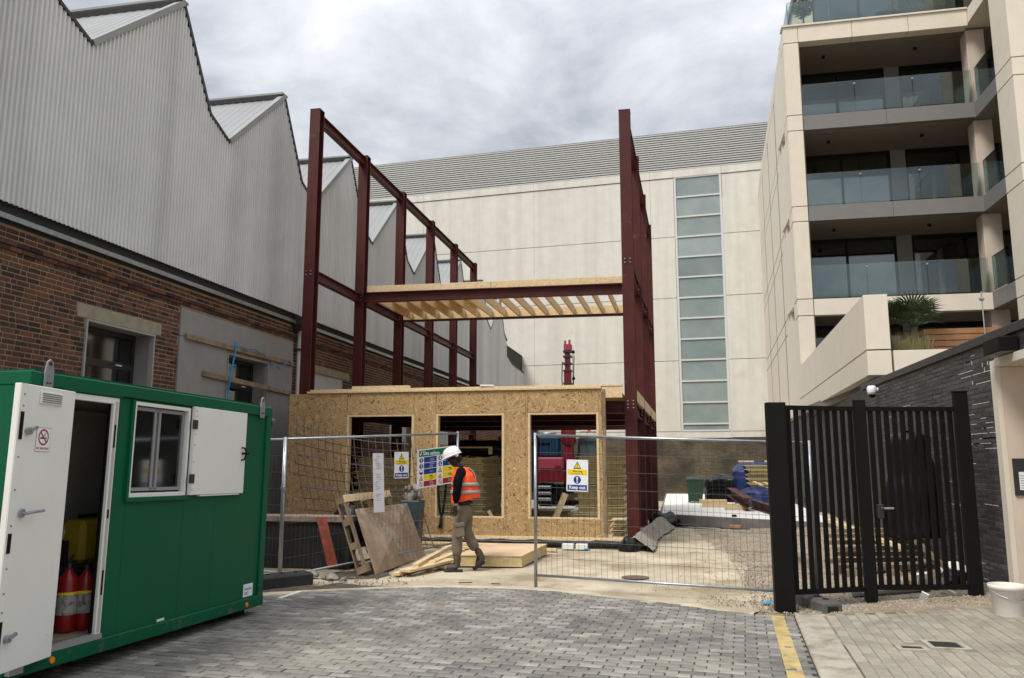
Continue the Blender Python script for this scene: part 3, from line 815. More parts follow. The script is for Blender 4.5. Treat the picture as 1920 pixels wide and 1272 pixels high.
for i, (z0, z1) in enumerate(zip(LV, LV[1:])):
    for j, (s0, s1) in enumerate(((0,1.15),(2.15,4.6),(4.6,8.6),(8.6,12.6),(12.6,19))):
        if z1 > 15.4 and j == 0: s1 = 2.15
        lpanel(MB(), s0+.02, s1-.02, z0+.024, z1-.024).build('facade_panel', K_CREAM, apt, bevel=.008)
lpanel(MB(), 1.155, 2.125, 3.14, 15.28, .26, .34).build('recess_panel', K_FASC, apt)
lpanel(MB(), 2.05, 2.165, 3.14, 15.28, .02, .3).build('recess_cheek', K_PINK, apt)
for s_ in (4.6, 8.6, 12.6): lpanel(MB(), s_-.11, s_+.11, 3.14, 15.28, -.004, .05).build('joint_shade_strip', K_FASC, apt)  # dark strips stand in for the shade inside the panel grooves
lpanel(MB(), .02, 19, 3.0, 15.85, .345, .5).build('core_wall', mat('panel_joint', (.07,.06,.045), .9), apt)
# front pier and beams (face at y = 26)
for z0, z1 in zip(LV[1:], LV[2:]):
    if z1 <= 15.31: kb(MB(), 3.93,4.37,25.985,26.4,z0+g,z1-g).build('pier_block', K_CREAM, apt, bevel=.008)
for x0, x1 in ((3.905,4.37),(4.37,6.05),(6.05,7.75),(7.75,9.5)):
    kb(MB(), x0+.006,x1-.006,25.98,26.35,15.31,15.86).build('roof_beam_panel', K_CREAM, apt, bevel=.008)
kb(MB(), 3.86,9.5,25.93,26.4,15.865,15.92).build('roof_coping', K_CREAM, apt)
for z in (12.25,9.2):
    kb(MB(), 4.385,6.9,26.0,26.12,z+.01,z+.5).build('balcony_fascia', K_FASC, apt)
    kb(MB(), 6.91,9.5,26.0,26.12,z+.01,z+.5).build('balcony_fascia', K_FASC, apt)
for x0, x1 in ((4.385,6.2),(6.2,9.5)): kb(MB(), x0+.006,x1-.006,25.99,26.3,6.16,6.67).build('beam_panel', K_CREAM, apt)
for z in (15.32,12.27,9.22,6.2): kb(MB(), 4.39,14,26.35,33,z,z+.46).build('floor_slab', K_SOFF, apt)
kb(MB(), 4.39,14,24.4,33,3.0,3.2).build('floor_slab', K_SOFF, apt)
for z in (15.3,12.25,9.2):
    for x in (5.3,8.2): kb(MB(), x,x+.09,27.1,27.19,z-.06,z+.02).build('ceiling_lamp', K_BLACK, apt)
FL = [(3.2,6.2),(6.66,9.22),(9.68,12.27),(12.73,15.32)]
for k, (z0, z1) in enumerate(FL):                                    # recessed glazing, each bay a window
    kb(MB(), 3.95,4.36,26.41,28.9,z0,z1).build('balcony_side_wall', K_CREAM, apt)
    fr = MB()
    for x in (4.4,5.95,7.5,8.05,9.7,11.4,13): kb(fr, x,x+.07,28.45,28.6,z0,z1)
    kb(fr, 4.4,13.07,28.44,28.61,z1-.13,z1); kb(fr, 4.4,13.07,28.44,28.61,z0,z0+.06)
    w = fr.build('balcony_window', K_BLACK, apt)
    for a, b in ((4.47,5.95),(6.02,7.5),(8.12,9.7),(9.77,11.4),(11.47,13)): kb(MB(), a,b,28.5,28.52,z0+.06,z1-.13).build('pane', G_DARK, w)
    kb(MB(), 7.57,8.05,28.42,28.55,z0,z1).build('spandrel', K_FASC, w)
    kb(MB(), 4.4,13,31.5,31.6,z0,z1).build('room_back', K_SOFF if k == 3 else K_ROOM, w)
    for a, b in ([(4.5,4.72),(6.9,7.45)] if k == 3 else [(6.5,6.56),(7.2,7.26)]):
        cu = MB(); n = 12
        for q in range(n): kb(cu, a+(b-a)*q/n, a+(b-a)*(q+.8)/n, 28.62+.03*(q%2), 28.66+.03*(q%2), z0, z1-.2)
        cu.build('curtain', K_CURT if k == 3 else K_FASC, w)
    if k:                                                             # a little furniture in each flat
        rr = random.Random(20+k)
        for x in (4.9+rr.random()*.4, 8.5+rr.random()*.5):
            kb(MB(), x,x+.9,29.2,29.7,z0+.02,z0+.45).build('sofa', K_FASC, w); kb(MB(), x,x+.9,29.7,29.9,z0+.02,z0+.85).build('sofa_back', K_FASC, w)
        kb(MB(), 6.3+rr.random()*.3,6.36+rr.random()*.3+.3,31.3,31.45,z0,z0+1.9).build('inner_door', K_UPVC, w)
        kb(MB(), 8.9,8.98,29.0,29.1,z0,z1-.2).build('door_stile', K_UPVC, w); kb(MB(), 9.4,9.46,29.0,29.1,z0,z1-.2).build('door_stile', K_UPVC, w)
        kb(MB(), 5.0+.7*k,5.45+.7*k,31.42,31.49,z0+.9,z0+1.5).build('picture', K_CREAMIN, w)
    if k == 3:
        kb(MB(), 6.62,6.95,28.8,28.86,z0+.5,z0+.78).build('lamp_shade', K_SWHITE, w)
    kb(MB(), 9.52,10.05,26.3,26.85,z0,z1).build('corner_column', K_PINK, apt, bevel=.02)
    if k > 0:
        for a, b in ((4.40,6.0),(6.02,7.74),(7.76,9.46)):
            kb(MB(), a,b,26.03,26.05,z0+.06,z0+1.1).build('balustrade_pane', G_BAL, apt)
        for x in (6.01,7.75): kb(MB(), x-.03,x+.03,26.0,26.08,z0+.97,z0+1.01).build('glass_clamp', K_STEELB, apt)
        kb(MB(), 9.52,9.54,24.4,25.9,z0+.06,z0+1.1).build('balustrade_pane', G_BAL, apt)
for z in (12.25,9.2,6.17): kb(MB(), 9.5,9.62,24.36,25.99,z+.01,z+.5).build('balcony_fascia', K_FASC, apt)
kb(MB(), 9.5,14,24.3,26.35,15.4,15.86).build('floor_slab', K_CREAM, apt)
for z in (12.27,9.22,6.2): kb(MB(), 9.62,14,24.3,26.35,z,z+.46).build('floor_slab', K_SOFF, apt)
for z0, z1 in zip(LV[1:]+[18.5,19,22], LV[2:]+[18.5,19,22]):
    if z1 > z0: kb(MB(), 9.5,11.3,23.2,24.35,z0+g,z1-g).build('pier_block', K_CREAM, apt, bevel=.01)
kb(MB(), 9.53,11.27,23.23,24.33,3,22).build('core_wall', K_DARKIN, apt)
kb(MB(), 11.3,14,24.3,24.5,3,22).build('wing_wall', K_DARKIN, apt)
# cream balustrade wall running forward from the corner
for z0, z1 in ((3.14,3.6),(3.6,4.6)): lpanel(MB(), -10.95, -.01, z0+g, z1-g*(z1<4), 0, .4).build('terrace_wall', K_CREAM, apt, bevel=.006)
lpanel(MB(), -10.9, -.05, 3.16, 4.5, .05, .35).build('core_wall', K_DARKIN, apt)
kb(MB(), 3.83,9.6,15.07,15.4,3.16,3.585).build('terrace_parapet', K_CREAM, apt, bevel=.006)
kb(MB(), 3.7,9.6,15.3,26,3.0,3.2).build('terrace_floor', K_SOFF, apt)
# set-back top storey
for a, b in ((5.35,6.9),(6.9,8.6),(8.6,10.4)):
    fr = MB(); kb(fr, a,a+.08,28.6,28.7,15.95,18.9); kb(fr, a+.08,b,28.6,28.7,18.7,18.9)
    w = fr.build('penthouse_window', K_DARKMET, apt)
    kb(MB(), a+.09,b-.01,28.63,28.65,15.95,18.7).build('pane', G_DARK, w)
    kb(MB(), a+.1,b,31,31.1,15.95,18.9).build('room_back', K_FASC, w)
kb(MB(), 5.95,6.6,28.75,28.8,15.95,18.7).build('curtain', K_CURT, apt)
kb(MB(), 5.0,5.34,28.5,36,15.92,19).build('penthouse_wall', K_CREAM, apt)
kb(MB(), 4.9,12,28.3,34,19,19.3).build('penthouse_roof', K_FASC, apt)
for a, b in ((4.15,5.5),(5.52,7.5),(7.52,9.4)): kb(MB(), a,b,26.6,26.62,15.95,17.1).build('balustrade_pane', G_BAL, apt)
MB().add([LP(s, z, o) for z in (15.95,17.1) for s, o in ((.7,.25),(8,.25),(8,.27),(.7,.27))], [(0,1,2,3),(4,5,6,7),(0,1,5,4),(1,2,6,5),(2,3,7,6),(3,0,4,7)]).build('balustrade_pane', G_BAL, apt)
# dark brick ground storey under the cream wall
lpanel(MB(), -10.5, 19, -1.2, 3.12, .16, .5).build('ground_storey', K_BMORTAR, apt)
o_ = V(LP(-10.4, 0, .16)); u_ = V(DL)
bricks(apt, (o_.x,o_.y,0), u_, (-.9989,.04694,0), 20, .08, 3.2, [], K_BBRICK, None, bond='stretcher', bl=.29, bh=.05, jt=.011, proud=.006, nsingle=0)

# ================================================================== black brick boundary wall with the portal
BX = 3.7; BY0 = 10.22; BY1 = 17.0
bw = thing('boundary_wall', 'black brick boundary wall with a dark coping on the right', 'wall', (BX+.15,14,0))
MB().box(BX+.0,BX+.3,BY0,BY1,-.2,3.04).box(BX,BX+.3,4,BY0,2.83,3.04).build('wall_core', K_BMORTAR, bw)
bricks(bw, (BX,4.2,0), (0,1,0), (-1,0,0), BY1-4.2, .1, 3.03, [(0,BY0-4.2,0,2.835)], K_BBRICK, None, bond='stretcher', bl=.29, bh=.05, jt=.011, proud=.006, vis=lambda p: p.y > 8.2)
for a, b in zip(rng(4.2,BY1,1.8), rng(4.2,BY1,1.8)[1:]): MB().box(BX-.045,BX+.36,a+.003,b-.003,3.045,3.15).build('coping', K_DARKMET, bw, bevel=.006)
rn_ = random.Random(4); sm = MB()                                   # white lime bloom along some joints near the portal
for c_ in range(48):
    z = .1+.061*c_+.05
    k = 3 if 1.75 < z < 2.25 or z > 2.62 else 1
    for _ in range(k):
        y = rn_.uniform(10.25, 11.1) if k > 1 else rn_.uniform(10.3, 15); L = rn_.uniform(.12, .6)
        if rn_.random() < .5: sm.box(BX-.0075, BX+.01, y, y+L, z+.002, z+.009)
        elif k > 1 and rn_.random() < .25: sm.box(BX-.0075, BX+.01, y, y+.009, z-.05, z)
o_ = sm.build('lime_bloom', mat('lime_bloom_white', (.6,.6,.58), .9, var=.3, vs=12), bw); o_['kind'] = 'stuff'
lm = thing('wall_lamp', 'square black lamp box high on the black brick wall', 'lamp', (BX-.1,9.72,2.9))
MB().box(BX-.22,BX-.016,9.5,9.95,2.84,3.0).build('lamp_body', K_BLACK, lm, bevel=.008)
MB().box(BX-.2,BX-.04,9.53,9.92,2.83,2.839).build('lamp_lens', K_FASC, lm)
po = thing('entrance_portal', 'pale stone entrance portal let into the black brick wall', 'portal', (BX+.5,10.2,0))
MB().box(BX-.06,BX+1.5,10.08,10.2,0,2.72).build('jamb', K_PINK, po, bevel=.004)
MB().box(BX-.07,BX-.015,10.075,10.215,0,2.8).build('edge_strip', K_CREAM, po)
MB().box(BX-.07,BX+1.5,6,10.074,2.722,2.82).build('head', K_CREAM, po, bevel=.004)
MB().box(BX+1.4,BX+1.5,6,10.07,0,2.72).build('back_wall', K_PINK, po)
ic = thing('intercom_panel', 'dark intercom panel with a white notice on the portal stone', 'intercom', (BX+.12,10.05,1.4))
MB().box(BX+.02,BX+.32,10.055,10.079,1.27,1.68).build('plate', K_DARKMET, ic, bevel=.004)
MB().box(BX+.07,BX+.19,10.049,10.0545,1.33,1.53).build('notice', K_SWHITE, ic)
MB().bar((BX+.17,10.053,1.57),(BX+.24,10.053,1.62),.006,.012).build('pull', K_STEELB, ic)
mb = MB()
for k in range(6): mb.box(BX+.08,BX+.17-.02*(k%3),10.0478,10.0488,1.35+.027*k,1.357+.027*k)
mb.build('print', K_UPVC, ic)
cc = thing('security_camera', 'white dome security camera on the black brick wall', 'camera', (BX-.1,15.7,2.9))
MB().lathe([(.0,.0),(.07,0),(.085,.05),(.085,.12),(.06,.16),(0,.165)], (BX-.13,15.7,2.86), 16).build('housing', K_SWHITE, cc, smooth=True)
MB().lathe([(0,-.06),(.04,-.05),(.062,-.02),(.065,.0)], (BX-.13,15.7,2.86), 16).build('dome', K_BLACK, cc, smooth=True)
MB().tube([(BX-.13,15.7,2.95),(BX-.02,15.7,2.95)],.035,8).build('bracket', K_SWHITE, cc)
# ================================================================== slab, pad
struct(MB().box(-8.45,-.72,15.78,32,-.1,.13), 'floor_slab', K_SLAB, bevel=.01)
PADZ = .25
pp = [(-.48,22.3),(2.14,20.6),(3.65,19.7),(4.1,36),(-.48,36)]
struct(MB().prism([(x,y,-.6) for x, y in pp], (0,0,.6+PADZ)), 'concrete_pad', mat('pad_concrete', (.17,.16,.145), .85, var=.25, vs=3, bump=.3), bevel=.01)
struct(MB().add([(x+(.06 if x<0 else -.05), y+(.05 if y<30 else -.05), PADZ+.006) for x, y in pp], [(0,1,2,3,4)]), 'pad_membrane', K_SHEETW)

# ================================================================== steel frame
fr = thing('steel_skeleton', 'dark red steel portal frame of tall columns and beams', 'steel frame', (-4.4,16.2,.13))
LX = -7.85; LY = [16.2,19.1,22.05,25.0,27.95,30.9]; LT = 9.62
RYS = [16.5,19.25,22.2,25.2]; RT = 9.1
def RXf(y): return -.86+.0215*(y-16.5)
def column(x, y, zt):
    mb = MB(); pipe_i(mb, (x,y,.15), (x,y,zt), .24, .25, .022, .014, up=(0,1,0))
    c = mb.build('column', K_RED, fr)
    MB().box(x-.17,x+.17,y-.17,y+.17,.131,.155).build('base_plate', K_RED, c)
    b = MB()
    for zz in (2.72,2.79,2.86,5.74,5.82):
        for dx in (-.055,.055): b.tube([(x+dx,y-.128,zz),(x+dx,y-.15,zz)],.014,6)
    b.build('bolt', K_STEELB, c)
for y in LY: column(LX, y, LT)
for y in RYS: column(RXf(y), y, RT)
def beam(p, q, w, h):
    pipe_i(MB(), p, q, w, h, .02, .013).build('beam', K_RED, fr) if False else None
    mb = MB(); pipe_i(mb, p, q, w, h, .02, .013); mb.build('beam', K_RED, fr)
for a, b in zip(LY, LY[1:]):
    beam((LX,a+.13,9.47),(LX,b-.13,9.47),.15,.22)
    beam((LX,a+.13,5.78),(LX,b-.13,5.78),.15,.22)
    beam((LX,a+.13,2.78),(LX,b-.13,2.78),.15,.22)
for a, b in zip(RYS, RYS[1:]):
    beam((RXf(a),a+.13,8.92),(RXf(b),b-.13,8.92),.15,.3)
    beam((RXf(a),a+.13,5.72),(RXf(b),b-.13,5.72),.15,.25)
    beam((RXf(a),a+.13,2.72),(RXf(b),b-.13,2.72),.15,.25)
for ly, ry in zip(LY[1:3], RYS[1:3]): beam((LX+.01,ly,5.82),(RXf(ry)-.01,ry,5.80),.17,.25)
for ly, ry in zip(LY[:4], RYS): beam((LX+.01,ly,2.74),(RXf(ry)-.01,ry,2.74),.17,.25)

for xs, ys in (((LX,)*6, LY), ([RXf(y) for y in RYS], RYS)):         # bolted end plates where beams meet columns
    for i, (x, y) in enumerate(zip(xs, ys)):
        for z in (2.76, 5.75):
            for s_ in (-1, 1):
                if (i == 0 and s_ < 0) or (i == len(ys)-1 and s_ > 0): continue
                MB().box(x-.1,x+.1,y+s_*.137-.008,y+s_*.137+.008,z-.17,z+.17).build('end_plate', K_RED, fr)
        MB().box(x-.125,x+.125,y-.13,y+.13,(LT if xs[0] == LX else RT)+.001,(LT if xs[0] == LX else RT)+.012).build('cap_plate', K_RED, fr)
# timber floors
uf = thing('timber_floor', 'upper timber floor of pale joists hung between two red beams', 'floor frame', (-4.4,20.6,5.7))
MB().bar((-7.68,19.1,6.03),(-4.42,19.17,6.03),.06,.17).build('rim_board', K_TIMB, uf, bevel=.004)
MB().bar((-4.41,19.17,6.03),(-1.02,19.24,6.03),.062,.175).build('rim_board', K_TIMB, uf, bevel=.004)
MB().bar((-7.66,21.9,5.83),(-.95,22.05,5.83),.05,.22).build('rim_board', K_TIMB, uf)
MB().bar((-7.66,19.26,5.81),(-.98,19.40,5.81),.045,.2).build('rim_board', K_TIMB, uf)
for i in range(17):
    f = (i+.6)/17; xa = -7.66+(6.7)*f
    j = MB().bar((xa,19.27+.14*f,5.82),(xa+.03,21.86+.14*f,5.82),.05,.21).build('joist', K_TIMB, uf, bevel=.003)
    MB().box(xa-.0,xa+.06,21.80+.13*f,21.84+.13*f,5.69,5.86).build('joist_hanger', K_GALV, j)
MB().box(-7.6,-5.2,20.2,21.6,5.94,5.96).build('floor_sheet', K_TIMB, uf)
ff = thing('timber_floor', 'ground storey timber deck lying on the red beams above the board wall', 'floor frame', (-4.4,19,2.9))
for a, b in ((16.1,19.0),(19.01,21.9),(21.91,24.9)): MB().box(-7.7,-1.02,a,b,2.99,3.02).build('deck_sheet', K_OSB, ff)
for i in range(12):
    MB().box(-7.5+.54*i,-7.45+.54*i,16.3,24.8,2.88,2.988).build('joist', K_TIMB2, ff)
MB().box(-7.72,-1.42,15.94,16.14,3.082,3.125).build('top_plate', K_TIMB, ff, bevel=.003)
MB().box(-7.66,-1.0,15.97,16.16,3.127,3.165).build('top_plate', K_TIMB, ff, bevel=.003)
MB().box(-1.40,-1.0,15.98,16.03,2.90,3.12).build('rim_board', K_TIMB, ff, bevel=.003)
for a, b in zip(RYS, RYS[1:]): MB().bar((RXf(a)+.1,a+.14,2.98),(RXf(b)+.1,b-.14,2.98),.04,.24).build('rim_board', K_TIMB, ff)

# ================================================================== strand-board front wall
ow = thing('board_wall', 'front wall of tan strand board with three square openings', 'wall panel', (-4.8,16.05,.18))
OX = [(-6.8,-5.32),(-4.84,-3.4),(-2.91,-1.48)]; ZS, ZH = .52, 2.62
def osb(x0, x1, z0, z1): MB().box(x0+.003,x1-.003,15.98,16.0,z0+.003,z1-.003).build('board', K_OSB, ow)
osb(-8.13,-6.8,.18,3.08); osb(-5.32,-4.84,.18,3.08); osb(-3.4,-3.36,.18,3.08); osb(-3.36,-2.95,.18,3.08); osb(-2.95,-2.91,.18,3.08); osb(-1.48,-1.41,.18,3.08)
for (a, b), zt in zip(OX, (3.08,3.08,3.08)):
    osb(a,b,ZH,zt); osb(a,b,.18,ZS)
    f = MB()
    f.box(a,a+.045,15.985,16.13,ZS,ZH).box(b-.045,b,15.985,16.13,ZS,ZH).box(a+.045,b-.045,15.986,16.13,ZH-.04,ZH).box(a+.045,b-.045,15.986,16.13,ZS,ZS+.03)
    f.build('opening_lining', K_TIMB, ow)
for x in (-8.1,-7.5,-6.88,-5.28,-4.9,-3.36,-2.98): MB().box(x,x+.045,16.001,16.12,.18,3.08).build('stud', K_TIMB, ow)
MB().box(-1.405,-1.34,15.965,16.12,.18,3.07).build('stud', K_TIMB2, ow)
MB().box(-8.15,-.78,15.93,16.13,.132,.18).build('sole_plate', K_TIMB, ow, bevel=.004)
MB().box(-8.13,-8.11,16.001,18.8,.18,3.08).build('board', K_OSB, ow)
single(MB().box(-6.72,-5.45,16.0,16.12,3.166,3.225), 'plank', K_TIMB, 'pale plank lying loose on top of the board wall', 'plank', bevel=.004)
wr = MB()
for i in range(18): pass
single(MB().bar((-3.9,15.99,3.19),(-3.62,16.0,3.185),.09,.035), 'wrapper', K_SWHITE, 'small white and red wrapper left on the wall plate', 'wrapper')

# black damp-proof sheet along the slab edge, and its flap on the right
def crumple(name, mt, label, cat, f, nu, nv, amp, fr_=3, grp=None, solid=.004):
    mb = MB()
    for i in range(nu+1):
        for j in range(nv+1):
            p = V(f(i/nu, j/nv)); n = mnoise.noise_vector(p*fr_)*amp + mnoise.noise_vector(p*fr_*2.7)*amp*.4
            q = p+n
            mb.v.append((q.x, q.y, max(q.z, gz(q.x, q.y)+.006)))
    w = nv+1
    for i in range(nu):
        for j in range(nv): mb.f.append((i*w+j, i*w+j+1, (i+1)*w+j+1, (i+1)*w+j))
    return single(mb, name, mt, label, cat, grp, smooth=True, solid=solid)
def dpmf(u, v):
    x = -5.6 + u*4.75
    a = v*math.pi*1.1
    return (x, 15.72 - .10*math.sin(a)*(1+.25*math.sin(x*2)), .005 + .14*(1-v) + .03*math.sin(a))
crumple('damp_proof_sheet', K_DPM, 'black damp proof sheet hanging along the front edge of the slab', 'plastic sheet', dpmf, 90, 8, .02, 4)
def flap(u, v):
    y = 15.5 + u*6.3; x = -.80 + .42*u
    k = min(1, max(0, (v-.12)/.88)); f = math.sin(y*2.3)*.03
    if v < .12: return (x-.10+.10*v/.12, y, .16+.13*v/.12+f*.3)
    return (x + k*(.30+.06*math.sin(y*1.3)), y-.25*k, .02+.27*(1-k)**1.15+f*(1-k))
crumple('membrane_flap', K_DPMG, 'creased grey membrane flap turned over the right edge of the slab', 'plastic sheet', flap, 70, 12, .028, 3.4)
def heap(u, v):
    a = u*2*math.pi; r = .34*math.sin(v*math.pi*.5)
    return (-.36+r*1.3*math.cos(a), 21.6+r*math.sin(a), .32*math.cos(v*math.pi*.5)+.02)
crumple('polythene_bundle', K_PLASTIC, 'bunched black polythene at the far end of the grey flap', 'plastic sheet', heap, 24, 10, .09, 4)
def knot(u, v):
    a = u*2*math.pi; r = .2*math.sin(v*math.pi*.5)
    return (-.92+r*.9*math.cos(a), 15.52+r*math.sin(a), .26*math.cos(v*math.pi*.5)+.01)
crumple('polythene_bundle', K_PLASTIC, 'bunched black polythene at the near corner of the slab', 'plastic sheet', knot, 20, 8, .06, 5)
def trail(u, v):
    x = -.1+u*2.2; y = 21.5-1.35*u
    return (x+.05*v, y-.28*v-.05*math.sin(x*6), .03+.05*math.sin(v*3.1)*(1-u))
crumple('polythene_strip', K_PLASTIC, 'thin strip of black and white polythene along the foot of the pad', 'plastic sheet', trail, 40, 4, .03, 4)

# ================================================================== insulated panels in stacks
ORD = ['lowest','second from the bottom','third from the bottom','fourth from the bottom','fifth from the bottom','sixth from the bottom','seventh from the bottom','eighth from the bottom','ninth from the bottom','tenth from the bottom','eleventh from the bottom','twelfth from the bottom']
K_SKINP = mat('panel_facing', (.72,.62,.40), .75, var=.15, vs=4)
def stack(x0, x1, y0, y1, z, n, th, where, grp, gap=.02, rot=0, jx=.05):
    for i in range(n):
        dx, dy = random.uniform(-jx, jx), random.uniform(-.04, .04)
        top_ = 'topmost' if i == n-1 else ORD[i]
        cx, cyy = (x0+x1)/2+dx, (y0+y1)/2+dy
        t = thing('insulated_panel', f'yellow foam panel, {top_} in the stack {where}', 'insulated panel', (cx, cyy, z), rot+random.uniform(-.012,.012), grp)
        w, l = (x1-x0)/2, (y1-y0)/2
        MB().box(-w+.075,w-.075,-l+.075,l-.075,.014,th-.014).build('foam_core', K_FOAM, t, local=True)
        for a in (0, th-.014): MB().box(-w,w,-l,l,a,a+.014).build('facing', K_SKINP, t, local=True)
        z += th+gap
    return z
za = stack(-7.2,-4.14,17.35,19.3,.25,10,.129,'behind the middle opening', 'panels stacked behind the board wall')
zb = stack(-2.15,-1.08,17.35,19.6,.40,9,.133,'beside the front right column', 'panels stacked beside the right column', jx=.03)
single(MB().box(-2.2,-1.05,17.3,19.5,.132,.39), 'bearer_crate', K_OSB, 'strand board bearer box under the right panel stack', 'bearer')
stack(-1.33,-1.03,16.6,17.2,.14,3,.1,'of column foot offcuts', 'short panel offcuts at the column foot', jx=.02)
stack(-4.35,-2.75,21.2,22.2,.14,2,.1,'below the crane lorry', 'panels lying on the slab by the lorry')
for i in range(4): single(MB().box(-7.0+i*.9,-6.85+i*.9,17.4,19.2,.132,.25), 'bearer', K_TIMB2, 'short timber bearer under the left panel stack, '+('leftmost','second from the left','third from the left','rightmost')[i], 'bearer', 'bearers under the left panel stack')
single(MB().bar((-2.62,16.75,.15),(-2.28,16.9,.98),.09,.11), 'prop', K_TIMB, 'short timber prop leaning behind the right opening', 'timber prop')
single(MB().bar((-3.95,17.0,.6),(-3.72,17.1,.14),.07,.07), 'prop', K_TIMB, 'thin timber prop leaning against the panels in the middle opening', 'timber prop')
single(MB().box(-4.1,-4.02,17.6,17.66,1.8,1.94).box(-4.9,-4.8,17.6,17.66,1.8,1.94).box(-4.9,-4.02,17.6,17.66,1.94,1.97), 'timber_tray', K_TIMB, 'small timber frame on the stack behind the middle opening', 'timber frame')
def roll(u, v):
    a = v*2*math.pi
    return (-5.3+u*1.8, 18.6+.22*math.cos(a), za+.2+.2*math.sin(a))
crumple('polythene_roll', K_PLASTIC, 'black polythene heaped on top of the panels behind the middle opening', 'plastic sheet', roll, 24, 14, .07, 3)
hs = MB().tube([(-4.74,15.96,1.28),(-4.72,15.93,1.36),(-4.63,15.93,1.36),(-4.60,15.955,1.2),(-4.62,15.955,.9),(-4.66,15.955,.62),(-4.69,15.955,.55),(-4.72,15.955,.64),(-4.76,15.955,.95),(-4.77,15.955,1.2),(-4.74,15.96,1.30)], .028, 6).tube([(-4.69,15.955,.58),(-4.7,15.95,.38),(-4.71,15.95,.32)], [.03,.035,.05], 6)
single(hs, 'webbing_sling', K_BLACK, 'black webbing sling hanging over the sill of the middle opening', 'sling', smooth=True)
mt_ = thing('metal_rack', 'dark steel rail rack standing inside behind the middle opening', 'rack', (-4.2,21,.13))
for x in (-5.4,-4.6,-3.6): MB().box(x,x+.06,20.9,20.96,.13,2.3).build('upright', K_RED, mt_)
MB().box(-5.4,-3.2,20.88,20.9,2.05,2.13).build('rail', K_DARKMET, mt_)
MB().box(-5.4,-3.54,20.88,20.9,1.5,1.56).build('rail', K_DARKMET, mt_)

# ================================================================== crane lorry
cl = thing('crane_lorry', 'red and blue lorry with a folded loader crane behind the frame', 'lorry', (-3.6,28.4,0))
def rb(mb, x0, x1, y0, y1, z0, z1): return mb.box(x0,x1,y0,y1,z0,z1)
rb(MB(),-4.75,-2.5,27.6,33,.55,.85).build('chassis', K_BLACK, cl)
rb(MB(),-4.68,-3.72,27.4,28.6,.95,1.35).build('body', K_CRED, cl, bevel=.04)
rb(MB(),-4.66,-3.76,27.36,28.5,1.36,1.78).build('bonnet', K_CPINK, cl, bevel=.05)
rb(MB(),-4.05,-3.85,27.34,27.358,1.40,1.5).build('grille', K_CRED, cl)
rb(MB(),-4.72,-3.92,27.9,29.2,1.79,2.5).build('tank', K_TEAL, cl, bevel=.05)
for k in range(6): rb(MB(),-4.62+.115*k,-4.58+.115*k,27.87,27.9,1.85,2.45).build('tank_rib', K_TEAL, cl)
rb(MB(),-4.95,-4.74,27.7,28.2,.6,2.75).build('exhaust_stack', K_BLUE, cl, bevel=.03)
MB().tube([(-4.7,28,2.6),(-4.1,28,2.6)],.06,8).build('air_filter', K_GALV, cl, smooth=True)
for k in range(3): rb(MB(),-4.62,-4.18,27.25,27.7,.32+.2*k,.42+.2*k).build('step', K_GALV, cl, bevel=.02)
rb(MB(),-4.65,-4.15,27.5,27.9,.2,.9).build('step_box', K_BLACK, cl)
m_ = MB(); m_.loft([[(x,y,z) for x, y in ((-3.80,27.6),(-3.46,27.6),(-3.46,27.95),(-3.80,27.95))] if False else [(-3.78,27.6,z),(-3.46,27.6,z),(-3.46,27.95,z),(-3.78,27.95,z)] for z in (.8,2.9)])
ms = m_.build('crane_column', K_CRED, cl, bevel=.02)
MB().lathe([(.2,2.2),(.26,2.3),(.26,2.75),(.2,2.85)],(-3.62,27.75,0),16).build('slew_ring', K_CRED, ms, smooth=True)
MB().box(-3.74,-3.50,27.62,27.9,2.9,4.75).build('boom', K_CRED, cl, bevel=.015)
MB().box(-3.71,-3.53,27.64,27.88,4.75,5.4).build('boom_section', K_CRED, cl, bevel=.01)
for z in (4.3,4.75,5.0,5.25,5.42): MB().box(-3.765,-3.475,27.6,27.92,z,z+.06).build('boom_collar', K_DARKMET, cl)
MB().box(-3.74,-3.47,27.6,27.9,5.48,5.72).build('boom_head', K_CPINK, cl, bevel=.02)
MB().box(-3.72,-3.66,27.6,27.7,5.72,5.84).box(-3.57,-3.5,27.6,27.7,5.72,5.86).build('head_lug', K_CPINK, cl)
MB().tube([(-3.42,27.7,5.5),(-3.43,27.7,4.6),(-3.45,27.7,2.6)],.014,5).tube([(-3.38,27.72,5.3),(-3.40,27.72,4.8),(-3.42,27.7,4.1)],.012,5).tube([(-3.8,27.7,5.1),(-3.82,27.7,4.5),(-3.8,27.7,4.0)],.018,5).build('hydraulic_hose', K_BLACK, cl)
MB().lathe([(0,0),(.05,.01),(.06,.07),(.02,.12)],(-3.41,27.7,5.38),8).lathe([(0,0),(.05,.01),(.06,.07),(.02,.12)],(-3.41,27.7,4.45),8).build('hose_reel', K_BLACK, cl)
MB().loft([[(-3.4,28.2,.85),(-2.45,28.2,.85),(-2.45,29.8,.85),(-3.4,29.8,.85)],[(-3.4,28.2,1.75),(-2.45,28.2,1.75),(-2.45,29.8,1.75),(-3.4,29.8,1.75)],[(-3.34,28.36,2.45),(-2.51,28.36,2.45),(-2.51,29.7,2.45),(-3.34,29.7,2.45)],[(-3.28,28.45,2.56),(-2.57,28.45,2.56),(-2.57,29.6,2.56),(-3.28,29.6,2.56)]]).build('cab', K_DARKMET, cl, bevel=.03)
MB().loft([[(-3.3,28.17,1.8),(-2.55,28.17,1.8),(-2.55,28.2,1.8),(-3.3,28.2,1.8)],[(-3.26,28.31,2.36),(-2.59,28.31,2.36),(-2.59,28.35,2.36),(-3.26,28.35,2.36)]]).build('windscreen', mat('dark_windscreen', (.02,.028,.03), .08, spec=.8), cl)
